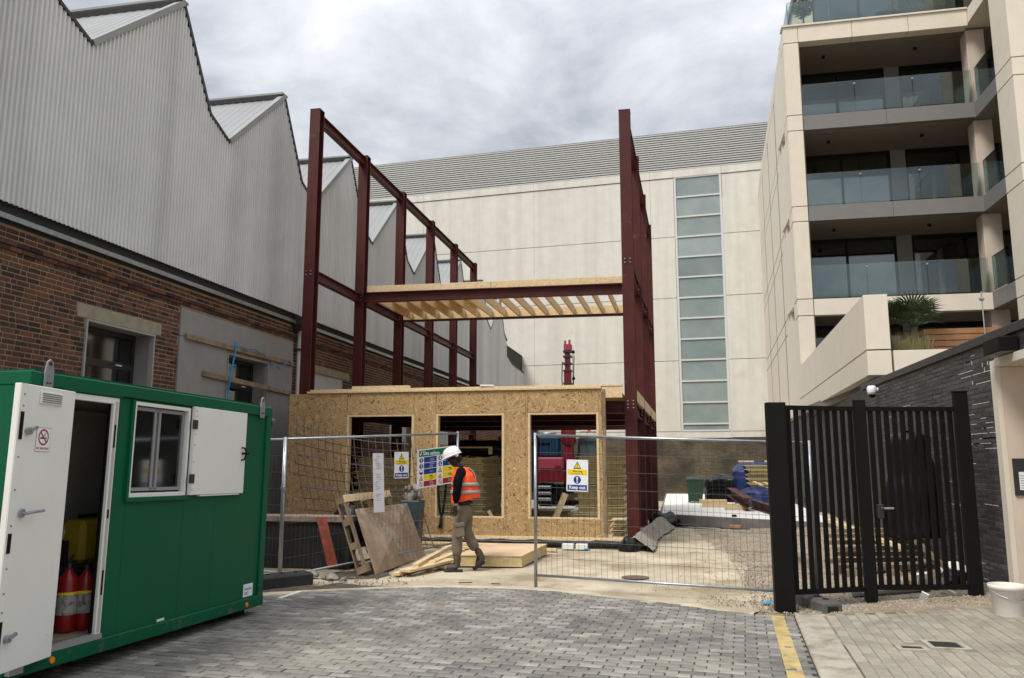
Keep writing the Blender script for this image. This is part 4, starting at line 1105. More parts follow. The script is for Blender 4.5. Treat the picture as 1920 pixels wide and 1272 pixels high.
MB().tube([(-3.3,28.5,2.58),(-3.3,28.5,2.68),(-2.55,28.5,2.68),(-2.55,28.5,2.58)],.014,5).tube([(-3.05,28.5,2.58),(-3.05,28.5,2.68)],.012,5).tube([(-2.8,28.5,2.58),(-2.8,28.5,2.68)],.012,5).build('roof_rail', K_GALV, cl)
MB().lathe([(.05,0),(.055,.09),(.03,.14),(0,.15)],(-2.98,28.5,2.66),10).build('beacon', K_ORL, cl, smooth=True)
for x in (-4.55,-2.7):
    for y in (28.2,31.5):
        w_ = MB().tube([(x-.14,y,.45),(x+.14,y,.45)],.45,20).build('wheel', K_RUBBER, cl); MB().tube([(x-.15,y,.45),(x+.15,y,.45)],.2,12).build('rim', K_GALV, w_)

# ================================================================== stored things on the pad
bn = thing('wheelie_bin', 'dark green wheelie bin on the pad before the brick plinth', 'bin', (.62,28.4,PADZ))
MB().loft([[(-.22,-.24,.05),(.22,-.24,.05),(.22,.24,.05),(-.22,.24,.05)],[(-.29,-.32,.78),(.29,-.32,.78),(.29,.32,.78),(-.29,.32,.78)]]).build('body', K_BIN, bn, local=True, bevel=.02)
MB().loft([[(-.31,-.34,.78),(.31,-.34,.78),(.31,.36,.78),(-.31,.36,.78)],[(-.27,-.28,.87),(.27,-.28,.87),(.27,.33,.87),(-.27,.33,.87)]]).build('lid', K_BIN, bn, local=True, bevel=.015)
for s in (-1,1): MB().tube([(s*.2-.03,.28,.1),(s*.2+.03,.28,.1)],.1,12).build('wheel', K_RUBBER, bn, local=True)
def pile(x0, x1, y0, y1, z0, h, e=.5):
    def f(u, v):
        a = u*2*math.pi; t = v
        r = (1 if t < .5 else math.cos((t-.5)*math.pi)**.7 if t < .999 else 0)
        z = z0 + h*(min(t/.5, 1)*.8 + (max(0, t-.5)/.5)*.2)
        c, s = math.cos(a), math.sin(a); q = max(abs(c), abs(s))**.8
        return ((x0+x1)/2 + (x1-x0)/2*c/q*r, (y0+y1)/2 + (y1-y0)/2*s/q*r, z)
    return f
crumple('covered_pile', K_PLASTIC, 'pile of boards under black polythene beside the green bin', 'covered pile', pile(1.0,2.2,29,30.4,PADZ,.95), 36, 14, .09, 2.2)
for k in range(5): single(MB().box(1.02,2.15,28.86,28.98,PADZ+.02+.13*k,PADZ+.11+.13*k), 'board', K_BLACK, 'dark board edge under the black polythene pile, '+('lowest','second up','middle','fourth up','topmost')[k], 'board', 'boards under the black polythene')
crumple('tarpaulin', K_TARP, 'blue tarpaulin draped over the panels on the pad', 'tarpaulin', pile(1.95,3.5,28.4,30.4,PADZ,1.35), 40, 16, .12, 1.8)
crumple('tarpaulin', K_TARP, 'crumpled blue tarpaulin lying in front of the tarped panels', 'tarpaulin', pile(2.1,3.35,26.6,28.0,PADZ,.5), 40, 14, .16, 1.9)
stack(2.3,3.6,28.0,29.2,PADZ+.52,5,.13,'under the blue tarpaulin', 'panels half under the blue tarpaulin', jx=.06)
for k, (x, y, z, l) in enumerate(((2.45,27.2,.86,.3),(2.75,27.1,.84,.32),(3.15,26.9,.72,.3))): single(MB().bar((x,y,PADZ+z-.12),(x+l*.7,y-.5,PADZ+z-.22),.08,.04), 'batten', K_TIMB, 'short pale batten on the crumpled blue tarpaulin, '+('left','middle','right')[k], 'batten', 'battens on the blue tarpaulin')
for k, (x, w, y) in enumerate(((2.1,.5,28.6),(2.95,.5,28.5))): single(MB().box(x,x+w,y,y+.15,PADZ+1.37,PADZ+1.42), 'plank', K_TIMB, ('left','right')[k]+' short plank laid on top of the blue tarpaulin', 'plank', 'planks on top of the blue tarpaulin')
i_ = 0
for (x0, x1, y, z, lab) in ((.75,1.75,25.6,.0,'long pale timber on the pad, lower left of the red beam'),(.68,1.5,25.7,.115,'long pale timber on the pad, on top of the lower left one'),(1.35,2.0,24.3,.0,'thick pale timber on the pad nearest the red beam end'),(1.75,2.1,25.9,.1,'pale timber end on the pad behind the red beam'),(2.3,2.42,24.6,.0,'small cut block of pale timber right of the red beam'),(2.55,2.68,24.5,.0,'small cut block of pale timber farthest right on the pad')):
    single(MB().box(x0,x1,y,y+.22,PADZ+.008+z,PADZ+.008+z+.112), 'timber', K_TIMB, lab, 'timber', 'timber on the pad', bevel=.006)
b_ = MB(); pipe_i(b_, (1.98,23.75,PADZ+.24),(1.72,27.2,PADZ+.42),.26,.26,.02,.014)
single(b_, 'steel_beam', K_RED, 'loose red steel beam end resting on pale timbers on the pad', 'steel beam')
b_ = MB(); pipe_i(b_, (2.62,21.0,PADZ+.12),(2.2,25.4,PADZ+.16),.2,.22,.02,.014)
single(b_, 'steel_beam', K_RED, 'loose red steel beam lying at the right end of the pad by the gate post', 'steel beam')
single(MB().box(1.25,1.52,20.86,21.02,.015,.09), 'brick_half', mat('loose_brick', (.36,.2,.11), .9, var=.2), 'loose orange brick on the ground at the foot of the pad', 'brick', bevel=.008)
single(MB().box(1.35,1.47,21.35,21.45,PADZ+.007,PADZ+.06), 'stopcock', K_BLACK, 'small black cap on the edge of the pad', 'cap', bevel=.01)
# ================================================================== flat printed things
class PL:
    """a flat board in space: origin o, right r, up u; offsets along the outward normal are real millimetres."""
    def __init__(s, o, r, u):
        s.o = V(o); s.r = V(r).normalized(); s.u = V(u).normalized(); s.n = s.r.cross(s.u)
    def P(s, x, y, d=0): return s.o + s.r*x + s.u*y + s.n*d
    def slab(s, mb, x0, x1, y0, y1, d0, d1):
        return mb.add([s.P(x, y, d) for d in (d0, d1) for x, y in ((x0,y0),(x1,y0),(x1,y1),(x0,y1))], [(0,3,2,1),(4,5,6,7),(0,1,5,4),(1,2,6,5),(2,3,7,6),(3,0,4,7)])
    def poly(s, mb, pts, d0, d1):
        return mb.prism([s.P(x, y, d0) for x, y in pts], s.n*(d1-d0))
    def disc(s, mb, x, y, r, d0, d1, n=20):
        return s.poly(mb, [(x+r*math.cos(2*math.pi*k/n), y+r*math.sin(2*math.pi*k/n)) for k in range(n)], d0, d1)
    def ring(s, mb, x, y, r0, r1, d, n=24):
        for k in range(n):
            a, b = 2*math.pi*k/n, 2*math.pi*(k+1)/n
            mb.quad(s.P(x+r0*math.cos(a),y+r0*math.sin(a),d), s.P(x+r1*math.cos(a),y+r1*math.sin(a),d), s.P(x+r1*math.cos(b),y+r1*math.sin(b),d), s.P(x+r0*math.cos(b),y+r0*math.sin(b),d))
        return mb
    def text(s, body, x, y, size, mt, parent, d=.004, align='CENTER', sx=1.0, bold=0):
        c = bpy.data.curves.new('lettering', 'FONT'); c.body = body; c.size = size; c.align_x = align; c.align_y = 'CENTER'; c.extrude = .0004; c.offset = bold
        c.materials.append(mt)
        o = bpy.data.objects.new('lettering', c); COL.objects.link(o)
        m = Matrix((s.r, s.u, s.n)).transposed().to_4x4(); m.translation = s.P(x, y, d)
        m = m @ Matrix.Diagonal((sx, 1, 1, 1))
        if parent is not None:
            o.parent = parent; m = IM.get(root_of(parent).name, Matrix.Identity(4)) @ m
        o.matrix_local = m
        return o
def tri(pl, t, x, y, h):
    w = h*.58
    mb = MB(); pl.poly(mb, [(x-w,y),(x+w,y),(x,y+h)], .002, .0035); mb.build('symbol_border', K_INK, t)
    mb = MB(); pl.poly(mb, [(x-w*.74,y+h*.12),(x+w*.74,y+h*.12),(x,y+h*.80)], .0036, .0045); mb.build('symbol', K_SYEL, t)
    mb = MB(); pl.poly(mb, [(x-h*.045,y+h*.62),(x+h*.045,y+h*.62),(x+h*.025,y+h*.3),(x-h*.025,y+h*.3)], .0046, .0052); pl.disc(mb, x, y+h*.22, h*.045, .0046, .0052, 8); mb.build('exclamation_mark', K_INK, t)
def must(pl, t, x, y, r):
    mb = MB(); pl.disc(mb, x, y, r, .002, .0035); mb.build('symbol', K_SBLUE, t)
    mb = MB(); pl.poly(mb, [(x-r*.24,y+r*.75),(x+r*.24,y+r*.75),(x+r*.12,y-r*.3),(x-r*.12,y-r*.3)], .0036, .0045); pl.disc(mb, x, y-r*.6, r*.2, .0036, .0045, 10); mb.build('exclamation_mark', K_SWHITE, t)
def keepout(o, r, u, w, h, lab):
    pl = PL(o, r, u)
    t = thing('warning_sign', lab, 'sign', pl.P(w/2, 0), 0, 'keep out signs on the fences')
    mb = MB(); pl.slab(mb, 0, w, 0, h, 0, .0018); mb.build('plate', K_SWHITE, t)
    tri(pl, t, w/2, h*.715, h*.235)
    mb = MB(); pl.slab(mb, w*.05, w*.95, h*.52, h*.69, .002, .003); mb.build('yellow_band', K_SYEL, t)
    pl.text('Warning', w/2, h*.632, h*.095, K_INK, t, .0032, bold=.0006)
    pl.text('Construction site', w/2, h*.555, h*.062, K_INK, t, .0032)
    must(pl, t, w/2, h*.365, h*.125)
    mb = MB(); pl.slab(mb, w*.05, w*.95, h*.035, h*.205, .002, .003); mb.build('blue_band', K_SBLUE, t)
    pl.text('Keep out', w/2, h*.122, h*.145, K_SWHITE, t, .0032, bold=.0014)
    mb = MB()
    for x, y in ((.04,.97),(.96,.97),(.04,.03),(.96,.03)): pl.disc(mb, w*x, h*y, .005, .0019, .004, 6)
    mb.build('tie', K_INK, t)

# ================================================================== mesh fences
def heras(lab, p0, p1, z0, z1, nv, posts=(0, 0), nh=7, grp='temporary mesh fence panels', zlift=0):
    p0 = V(p0); p1 = V(p1); d = p1-p0
    t = thing('mesh_fence', lab, 'fence', (p0.x, p0.y, gz(p0.x, p0.y)), 0, grp)
    zb = lambda f: z0[0]+(z0[1]-z0[0])*f
    zt = lambda f: z1[0]+(z1[1]-z1[0])*f
    at = lambda f, z: (p0.x+d.x*f, p0.y+d.y*f, z)
    for f, ft in ((0, posts[0]), (1, posts[1])): MB().tube([at(f, ft), at(f, zt(f)+.03)], .022, 10).build('post', K_GALV, t, smooth=True)
    MB().tube([at(0, zt(0)), at(1, zt(1))], .019, 10).build('top_rail', K_GALV, t, smooth=True)
    MB().tube([at(0, zb(0)), at(1, zb(1))], .017, 10).build('bottom_rail', K_GALV, t, smooth=True)
    mb = MB()
    for i in range(1, nv): mb.tube([at(i/nv, zb(i/nv)), at(i/nv, zt(i/nv))], .0017, 4, False)
    for k in range(1, nh+1):
        f = k/(nh+1); n = V((-d.y, d.x, 0)).normalized()*.004
        mb.tube([V(at(0, zb(0)+(zt(0)-zb(0))*f))+n, V(at(1, zb(1)+(zt(1)-zb(1))*f))+n], .0021, 4, False)
    w = mb.build('wire_mesh', K_WIRE, t); w['kind'] = 'stuff'
    return t
FC0, FC1 = (-1.86,10.78,0), (1.545,10.0,0)
heras('mesh fence panel with one keep out sign standing across the site entrance', FC0, FC1, (.16,.15), (2.0,1.86), 46, (.0,.12))
FL0, FL1 = (-5.45,10.65,0), (-3.72,13.6,0)
heras('mesh fence panel carrying the site safety board and the paper notices', FL0, FL1, (.06,.27), (1.96,2.13), 46, (.05,.2))
heras('mesh fence panel ending behind the green cabin', (-8.7,11.6,0), (-5.52,10.75,0), (.08,.1), (1.96,1.96), 44, (.05,.03))
MB().tube([(-5.5,10.70,1.28),(-5.42,10.60,1.26)],.03,8).build('fence_clip', K_GALV, bpy.data.objects['mesh_fence.001'])
def foot(x, y, rz, lab, mt, L=.72, w=.24, h=.14):
    t = thing('fence_ballast', lab, 'fence foot', (x, y, gz(x, y)), rz, 'fence feet')
    MB().loft([[(-L/2,-w/2,0),(L/2,-w/2,0),(L/2,w/2,0),(-L/2,w/2,0)],[(-L/2,-w/2,h*.8),(L/2,-w/2,h*.8),(L/2,w/2,h*.8),(-L/2,w/2,h*.8)],[(-L/2+.03,-w/2+.03,h),(L/2-.03,-w/2+.03,h),(L/2-.03,w/2-.03,h),(-L/2+.03,w/2-.03,h)]]).build('block', mt, t, local=True, bevel=.008)
    m = MB()
    for q in (-.2,0,.2): MB().lathe([(.034,h+.001),(.034,h+.008),(.024,h+.008),(.024,h-.02)],(q,0,0),10).build('socket', K_INK, t, local=True)
    m = MB()
    for s in (-1, 1): m.box(s*(L/2)-.004,s*(L/2)+.004,-w/2+.05,w/2-.05,.03,h*.62)
    m.build('handle_recess', K_INK, t, local=True)
foot(-5.2,10.2,R(52),'black rubber fence foot at the corner of the green cabin',K_RUBBER,.8,.26,.17)
foot(1.50,9.78,R(108),'grey concrete fence foot beside the thick gate post',mat('foot_concrete',(.10,.098,.09),.9,var=.3,bump=.4),.7,.22,.14)
fd = (V(FL1)-V(FL0)).normalized(); fn = V((fd.y,-fd.x,0))
def onL(s, z, off=.03): return V(FL0) + fd*s + fn*off + V((0,0,z))
cdv = (V(FC1)-V(FC0)).normalized(); cn = V((cdv.y,-cdv.x,0))
keepout(V(FC0)+cdv*.455+cn*.03+V((0,0,1.262)), cdv+V((0,0,-.025)), (0.02,0,1), .30, .41, 'warning and keep out sign hung on the fence across the site entrance')
keepout(onL(1.985,1.375), fd+V((0,0,.015)), (-.01,-.01,1), .30, .42, 'warning and keep out sign between the paper notices and the safety board')
# site safety board
pl = PL(onL(2.47,1.2), fd+V((0,0,.10)), V((0,0,1)))
sb = thing('safety_board', 'wide site safety board with green heading tied to the left fence', 'sign', pl.P(.4,0), 0)
w, h = .88, .635
mb = MB(); pl.slab(mb,0,w,0,h,0,.002); mb.build('plate', K_SWHITE, sb)
mb = MB(); pl.slab(mb,.03,w-.03,h-.125,h-.02,.0022,.003); mb.build('heading_band', K_SGREEN, sb)
pl.text('Site safety', .12, h-.073, .088, K_SWHITE, sb, .0034, 'LEFT', bold=.001)
mb = MB(); pl.poly(mb,[(.045,h-.08),(.058,h-.065),(.066,h-.085),(.092,h-.03),(.102,h-.038),(.068,h-.112)],.0031,.0036); mb.build('tick', K_SWHITE, sb)
rows = [(K_SBLUE,'All visitors must\nreport to site office'),(K_SBLUE,'All accidents must\nbe reported\nimmediately'),(K_SBLUE,'Hard hat area'),(K_SYEL,'Warning\nConstruction work\nin progress'),(K_SRED,'Unauthorised\nentry to this site is\nstrictly forbidden')]
rows2 = [(K_SBLUE,'Hi-vis\njackets must\nbe worn'),(K_SBLUE,'Protective\nfootwear must\nbe worn'),(K_SYEL,'Warning\nDeep excavations'),(K_SYEL,'Warning\nOverhead work'),(K_SRED,'No children\nallowed on site')]
for c_, rr in ((0, rows), (1, rows2)):
    for i, (mm, tx) in enumerate(rr):
        x0 = .03+.43*c_; y0 = h-.225-.098*i; 
        mb = MB(); pl.slab(mb, x0+.115, x0+.40, y0, y0+.088, .0022, .003); mb.build('text_band', mm, sb)
        dk = K_INK if mm is K_SYEL else K_SWHITE
        ls = tx.split('\n')
        for q, ln in enumerate(ls):
            big = mm is K_SYEL and q == 0
            pl.text(ln, x0+.257, y0+.044+((len(ls)-1)/2-q)*.026, .030 if big else .0235, dk, sb, .0033, bold=.0006 if big else 0)
        if mm is K_SYEL: tri(pl, sb, x0+.055, y0+.005, .078)
        elif mm is K_SBLUE:
            if c_ == 0 and i < 2: must(pl, sb, x0+.055, y0+.044, .042)
            else:
                mb = MB(); pl.disc(mb, x0+.055, y0+.044, .042, .002, .0035); mb.build('symbol', K_SBLUE, sb)
                mb = MB()
                if i == 1: pl.poly(mb,[(x0+.045,y0+.07),(x0+.06,y0+.07),(x0+.06,y0+.035),(x0+.08,y0+.03),(x0+.08,y0+.02),(x0+.04,y0+.02)],.0036,.0042)
                elif c_ == 1: pl.poly(mb,[(x0+.038,y0+.02),(x0+.072,y0+.02),(x0+.072,y0+.062),(x0+.06,y0+.072),(x0+.05,y0+.072),(x0+.038,y0+.062)],.0036,.0042)
                else: pl.poly(mb,[(x0+.02,y0+.044)]+[(x0+.055+.034*math.cos(a*math.pi/8),y0+.046+.034*math.sin(a*math.pi/8)) for a in range(8,-1,-1)]+[(x0+.09,y0+.044)],.0036,.0042)
                mb.build('pictogram', K_SWHITE, sb)
        else:
            mb = MB(); pl.ring(mb, x0+.055, y0+.044, .033, .042, .0025)
            pl.poly(mb,[(x0+.03,y0+.064),(x0+.036,y0+.07),(x0+.08,y0+.024),(x0+.074,y0+.018)],.002,.0026); mb.build('symbol', K_SRED, sb)
            mb = MB(); pl.disc(mb, x0+.057, y0+.054, .009, .002, .0024, 8); pl.poly(mb,[(x0+.048,y0+.043),(x0+.066,y0+.043),(x0+.062,y0+.02),(x0+.052,y0+.02)],.002,.0024); mb.build('pictogram', K_INK, sb)
# paper notices
for i, (z, hh, lab) in enumerate(((1.475,.30,'top'),(1.17,.305,'middle'),(.86,.31,'bottom'))):
    p_ = PL(onL(1.555+.018*(2-i)*-1+.036, z, .028), fd, V((.0,0,1))+fd*-.05)
    t = thing('paper_notice', f'white printed paper notice tied to the left fence, {lab} of three', 'paper notice', p_.P(.1,0), 0, 'paper notices on the left fence')
    mb = MB(); p_.slab(mb,0,.215,0,hh,0,.001); mb.build('sheet', mat('paper%d' % i, (.70,.70,.75), .8), t)
    mb = MB(); yy = hh-.03
    while yy > (.04 if i < 2 else .17):
        for _ in range(random.choice((1,1,2,3))):
            x = random.uniform(.012,.08); p_.slab(mb, x, x+random.uniform(.05,.12), yy, yy+.004, .0012, .0015); yy -= .0095
        yy -= random.uniform(.004,.02)
    mb.build('print', K_FASC, t)

# ================================================================== site cabin
CR = R(-1.549)
cb_ = thing('site_cabin', 'green portable site cabin with an open white door and window shutter', 'site cabin', (-4.5,8.36,0), CR, rx=-.016)
# local frame: x out of the front, y along it (0 at the far corner, negative towards the viewer), z up
CL, CWd = -3.42, -2.3
def lb(*b, mt=None, name='', par=None, bevel=0):
    return MB().box(*b).build(name, mt, par or cb_, local=True, bevel=bevel)
DO = (-3.085,-2.47,.25,2.13); WO = (-2.28,-1.49,1.31,2.125)
def wallp(a, b, z0, z1, nm='wall_panel'): lb(-.05,0,a+.0015,b-.0015,z0,z1,mt=K_GREEN,name=nm)
wallp(CL+.1,DO[0],.21,2.14); wallp(DO[1],WO[0],.21,2.14); wallp(WO[1],-.98,.21,2.14); wallp(-.98,-.1,.21,2.14)
wallp(WO[0],WO[1],.21,WO[2]); wallp(WO[0],WO[1],WO[3],2.14)
lb(-.05,0,DO[0],DO[1],2.131,2.14,mt=K_GREEN,name='wall_panel')
for x0, x1 in ((-.10,.022),): 
    lb(x0,x1,CL,CL+.1,.1,2.145,mt=K_GREEN,name='corner_post',bevel=.006); lb(x0,x1,-.1,0,.1,2.145,mt=K_GREEN,name='corner_post',bevel=.006)
lb(CWd,.026,CL-.004,.004,2.146,2.25,mt=K_GREEN,name='roof_rail',bevel=.008)
lb(CWd+.1,-.05,CL+.1,-.1,2.251,2.275,mt=K_GREEN,name='roof')
lb(-.1,.03,CL-.003,.003,.1,.209,mt=K_GREENM,name='base_rail',bevel=.008)
lb(CWd,-.1,CL,CL+.05,.1,2.145,mt=K_GREEN,name='end_wall'); lb(CWd,-.1,-.05,0,.1,2.145,mt=K_GREEN,name='end_wall')
lb(CWd,CWd+.05,CL+.05,-.05,.1,2.145,mt=K_GREEN,name='rear_wall')
lb(CWd+.05,-.05,CL+.05,-.05,.2,.25,mt=mat('cabin_floor',(.22,.17,.12),.8,var=.2),name='floor')
lb(CWd+.05,-.05,CL+.05,-.05,2.12,2.14,mt=mat('cabin_ceiling',(.35,.34,.32),.8),name='ceiling')
lb(-1.3,-1.26,CL+.05,-.05,.25,2.12,mt=mat('cabin_partition',(.62,.6,.56),.8,var=.15),name='partition')
lb(CWd+.2,-.3,CL+.3,-.3,.0,.1,mt=K_BLACK,name='chassis'); 
lb(.031,.036,-3.42,-2.2,.205,.209,mt=K_DARKMET,name='base_trim') if False else None
nb = MB()                                                            # pinned notices inside
for k in range(9):
    y = -2.9+.2*(k%5)+random.uniform(-.02,.02); z = 1.1+.42*(k//5); nb.box(-1.259,-1.256,y,y+.15,z,z+.3)
nb.build('pinned_notices', mat('pinned_paper',(.8,.8,.78),.8), cb_, local=True)  # even near-white paper colour
dfm = MB()
for q in ((DO[0],DO[0]+.05,DO[2],DO[3]),(DO[1]-.06,DO[1],DO[2],DO[3]),(DO[0]+.05,DO[1]-.06,DO[3]-.05,DO[3])): dfm.box(-.04,.012,q[0],q[1],q[2],q[3])
df = dfm.build('door_frame', K_WHITE, cb_, local=True, bevel=.003)
lb(-.012,.0125,DO[1]-.045,DO[1]-.012,.26,2.1,mt=K_CREAMIN,name='jamb_face',par=df)
lb(-.04,-.015,DO[1]-.074,DO[1]-.061,.26,2.08,mt=K_BLACK,name='door_seal',par=df)
lb(-.08,.03,DO[0],DO[1],.212,.25,mt=K_UPVC,name='threshold',par=df)
for z in (.55,1.15,1.72): lb(.0126,.016,DO[1]-.038,DO[1]-.02,z,z+(.19 if z!=1.15 else .07),mt=K_BLACK,name='strike_plate',par=df)
lb(.0,.028,DO[0]-.02,DO[1]+.02,2.14,2.165,mt=K_GREEN,name='drip_rail')
# open door, folded back against the front and standing a little off it
dm = Matrix.Translation((.055,-3.07,0)) @ Euler((0,0,R(9.5))).to_matrix().to_4x4()
def db(x0,x1,y0,y1,z0,z1,mt,name,par,bevel=0,s=None):
    mb = (s or MB().box(x0,x1,y0,y1,z0,z1)).xf(dm); return mb.build(name, mt, par, local=True, bevel=bevel)
dr = db(0,.045,-.63,0,.2,2.125,K_WHITE,'door',cb_,bevel=.004)
db(.0455,.049,-.63,-.555,.2,2.125,K_WHITE,'edge_strip',dr)
db(.0455,.058,-.42,-.17,2.0,2.09,K_PLASTW,'vent_frame',dr,bevel=.004)
for k in range(5): db(.0585,.061,-.405,-.185,2.012+.0145*k,2.019+.0145*k,K_FASC,'vent_slot',dr)
for z, l in ((1.74,.19),(.98,.13),(.30,.24)): db(.0495,.055,-.61,-.578,z,z+l,K_BLACK,'hinge_plate',dr)
db(0,0,0,0,0,0,K_GALV,'lever_handle',dr,s=MB().lathe([(0,0),(.03,0),(.03,.014),(0,.014)],(0,0,0),14).xf(Matrix.Translation((.05,-.5,1.24)) @ Euler((0,R(90),0)).to_matrix().to_4x4()).tube([(.065,-.5,1.24),(.095,-.5,1.24),(.1,-.47,1.245),(.1,-.33,1.252)],.011,8))
for z in (1.8,.42): db(0,0,0,0,0,0,K_GALV,'lock_cylinder',dr,s=MB().tube([(.046,-.52,z),(.075,-.52,z)],.026,12).bar((.07,-.52,z),(.085,-.47,z+.03),.02,.02))
scr = MB()
for z in (.27,.6,.72,.88,1.16,1.4,1.62,1.97,2.05): scr.tube([(.0455,-.59,z),(.0535,-.59,z)],.0065,6)
db(0,0,0,0,0,0,K_FASC,'screw',dr,s=scr)
# no-smoking sign on the door
o3 = Matrix.Translation((-4.5,8.36,0)) @ Euler((-.016,0,CR)).to_matrix().to_4x4() @ dm
dpn = PL(o3 @ V((.0465,-.415,1.665)), (o3.to_3x3() @ V((0,1,0))), (o3.to_3x3() @ V((0,0,1))))
ns = MB(); dpn.slab(ns,0,.155,0,.165,0,.0012); ns.build('no_smoking_sign', K_SWHITE, dr)
ns = MB(); dpn.slab(ns,-.003,.158,-.003,.168,-.0004,.0008); ns.build('sign_border', K_FASC, dr)
ns = MB(); dpn.ring(ns,.0775,.1,.046,.058,.002,28); a_=.033; dpn.poly(ns,[(.0775-a_-.004,.1+a_-.004),(.0775-a_+.004,.1+a_+.004),(.0775+a_+.004,.1-a_+.004),(.0775+a_-.004,.1-a_-.004)],.0018,.0022); ns.build('no_smoking_ring', K_SRED, dr)
ns = MB(); dpn.slab(ns,.042,.092,.088,.1,.0013,.0017); dpn.slab(ns,.098,.112,.088,.1,.0013,.0017); dpn.poly(ns,[(.09,.104),(.098,.104),(.092,.118),(.1,.132),(.092,.132),(.084,.118)],.0013,.0017); ns.build('cigarette', K_INK, dr)
dpn.text('NO SMOKING',.0775,.02,.022,K_SRED,dr,.0016,bold=.0003)
# window and shutter
wf_ = MB()
for q in ((WO[0],WO[0]+.03,WO[2],WO[3]),(WO[1]-.03,WO[1],WO[2],WO[3]),(WO[0]+.03,WO[1]-.03,WO[3]-.03,WO[3]),(WO[0]+.03,WO[1]-.03,WO[2],WO[2]+.035)): wf_.box(-.045,.012,*q)
cw = wf_.build('window', K_WHITE, cb_, local=True)
sf = MB(); a, b, c, d = WO[0]+.04, WO[1]-.04, WO[2]+.05, WO[3]-.04
for q in ((a,a+.03,c,d),(b-.03,b,c,d),(a+.03,b-.03,d-.03,d),(a+.03,b-.03,c,c+.03),((a+b)/2-.08,(a+b)/2-.05,c,d),((a+b)/2-.02,(a+b)/2+.01,c,d)): sf.box(-.045,-.02,*q)
sf.build('sash', K_UPVC, cw, local=True)
lb(-.034,-.030,a+.03,(a+b)/2-.08,c+.03,d-.03,mt=G_LEFT,name='pane',par=cw); lb(-.038,-.034,(a+b)/2+.01,b-.03,c+.03,d-.03,mt=G_LEFT,name='pane',par=cw)
lb(.0,.03,WO[0]-.03,WO[1]+.02,WO[2]-.04,WO[2]-.003,mt=K_GREEN,name='window_ledge',bevel=.003)
lb(.0,.02,WO[0]-.03,WO[1]+.9,WO[3]+.003,WO[3]+.02,mt=K_GREEN,name='drip_rail') if False else None
lb(.0,.026,WO[0]-.035,WO[0]-.004,WO[2]-.04,WO[3]+.01,mt=K_GREEN,name='window_trim')
sh = lb(.008,.045,-1.47,-.55,1.31,2.145,mt=K_WHITE,name='shutter',bevel=.004)
lb(.0455,.05,-1.468,-1.40,1.312,2.143,mt=K_WHITE,name='edge_strip',par=sh)
for z in (1.42,1.93): lb(.0505,.058,-1.505,-1.43,z,z+.085,mt=K_DARKMET,name='hinge',par=sh)
MB().tube([(.045,-.62,1.78),(.075,-.62,1.775),(.082,-.60,1.74),(.08,-.60,1.69),(.075,-.62,1.655),(.045,-.62,1.65)],.010,6).tube([(.046,-.62,1.72),(.09,-.55,1.72)],.012,6).build('pull_handle', K_BLACK, sh, local=True)
scr = MB()
for z in (1.36,1.5,1.62,1.78,1.88,2.05,2.1): scr.tube([(.0505,-1.45,z),(.0535,-1.45,z)],.006,6)
scr.build('screw', K_FASC, sh, local=True)
lb(.002,.04,-1.3,-.62,1.296,1.308,mt=K_WHITE,name='shutter_lip',par=sh)
# lugs, plates, lamps
for y in (-3.27,-.235):
    MB().prism([(.027,y-.045,2.12),(.027,y+.045,2.12),(.027,y+.045,2.25),(.027,y+.03,2.33),(.027,y,2.352),(.027,y-.03,2.33),(.027,y-.045,2.25)],(.012,0,0)).build('lifting_lug', K_GALV, cb_, local=True, bevel=.003)
    MB().tube([(.039,y,2.315),(.041,y,2.315)],.016,12).tube([(.039,y-.015,2.17),(.046,y-.015,2.17)],.008,6).tube([(.039,y+.015,2.17),(.046,y+.015,2.17)],.008,6).build('lug_bolt', K_DARKMET, cb_, local=True)
for y, z in ((-.34,.15),(-2.98,.155)): MB().tube([(.03,y,z),(.042,y,z)],.024,14).build('marker_lamp', K_ORL, cb_, local=True)
lb(.001,.006,-.37,-.19,.225,.355,mt=K_SWHITE,name='maker_plate',bevel=.001)
lb(.001,.006,-1.76,-1.66,.215,.235,mt=K_SWHITE,name='small_plate')
mo = Matrix.Translation((-4.5,8.36,0)) @ Euler((-.016,0,CR)).to_matrix().to_4x4()
cp = PL(mo @ V((.0065,-.37,.225)), mo.to_3x3() @ V((0,1,0)), mo.to_3x3() @ V((0,0,1)))
cp.text('EasyCabin',.09,.08,.034,K_SBLUE,cb_,.0003,bold=.0004)
mb = MB()
for k in range(3): cp.slab(mb,.02,.1-.02*(k%2),.022+.011*k,.027+.011*k,.0002,.0006)
mb.build('print', K_FASC, cb_)
MB().lathe([(0,0),(.04,.01),(.05,.04),(.03,.07),(0,.075)],(-.02,.06,2.06),12).build('outside_lamp', mat('lamp_glass',(.12,.08,.08),.15), cb_, local=True, smooth=True)
lb(-.05,.01,.004,.03,2.03,2.1,mt=K_BLACK,name='lamp_bracket')
lb(-.06,-.0,CL+.02,CL+.1,.02,.09,mt=K_GALV,name='jack_leg') if False else None
lb(-.3,-.1,-.4,-.15,.0,.1,mt=K_BLACK,name='support_block'); lb(-.3,-.1,CL+.2,CL+.5,-.05,.1,mt=K_BLACK,name='support_block')
MB().bar((.05,CL+.02,.16),(.05,CL+.14,.16),.05,.05).build('tow_bracket', K_GALV, cb_, local=True)
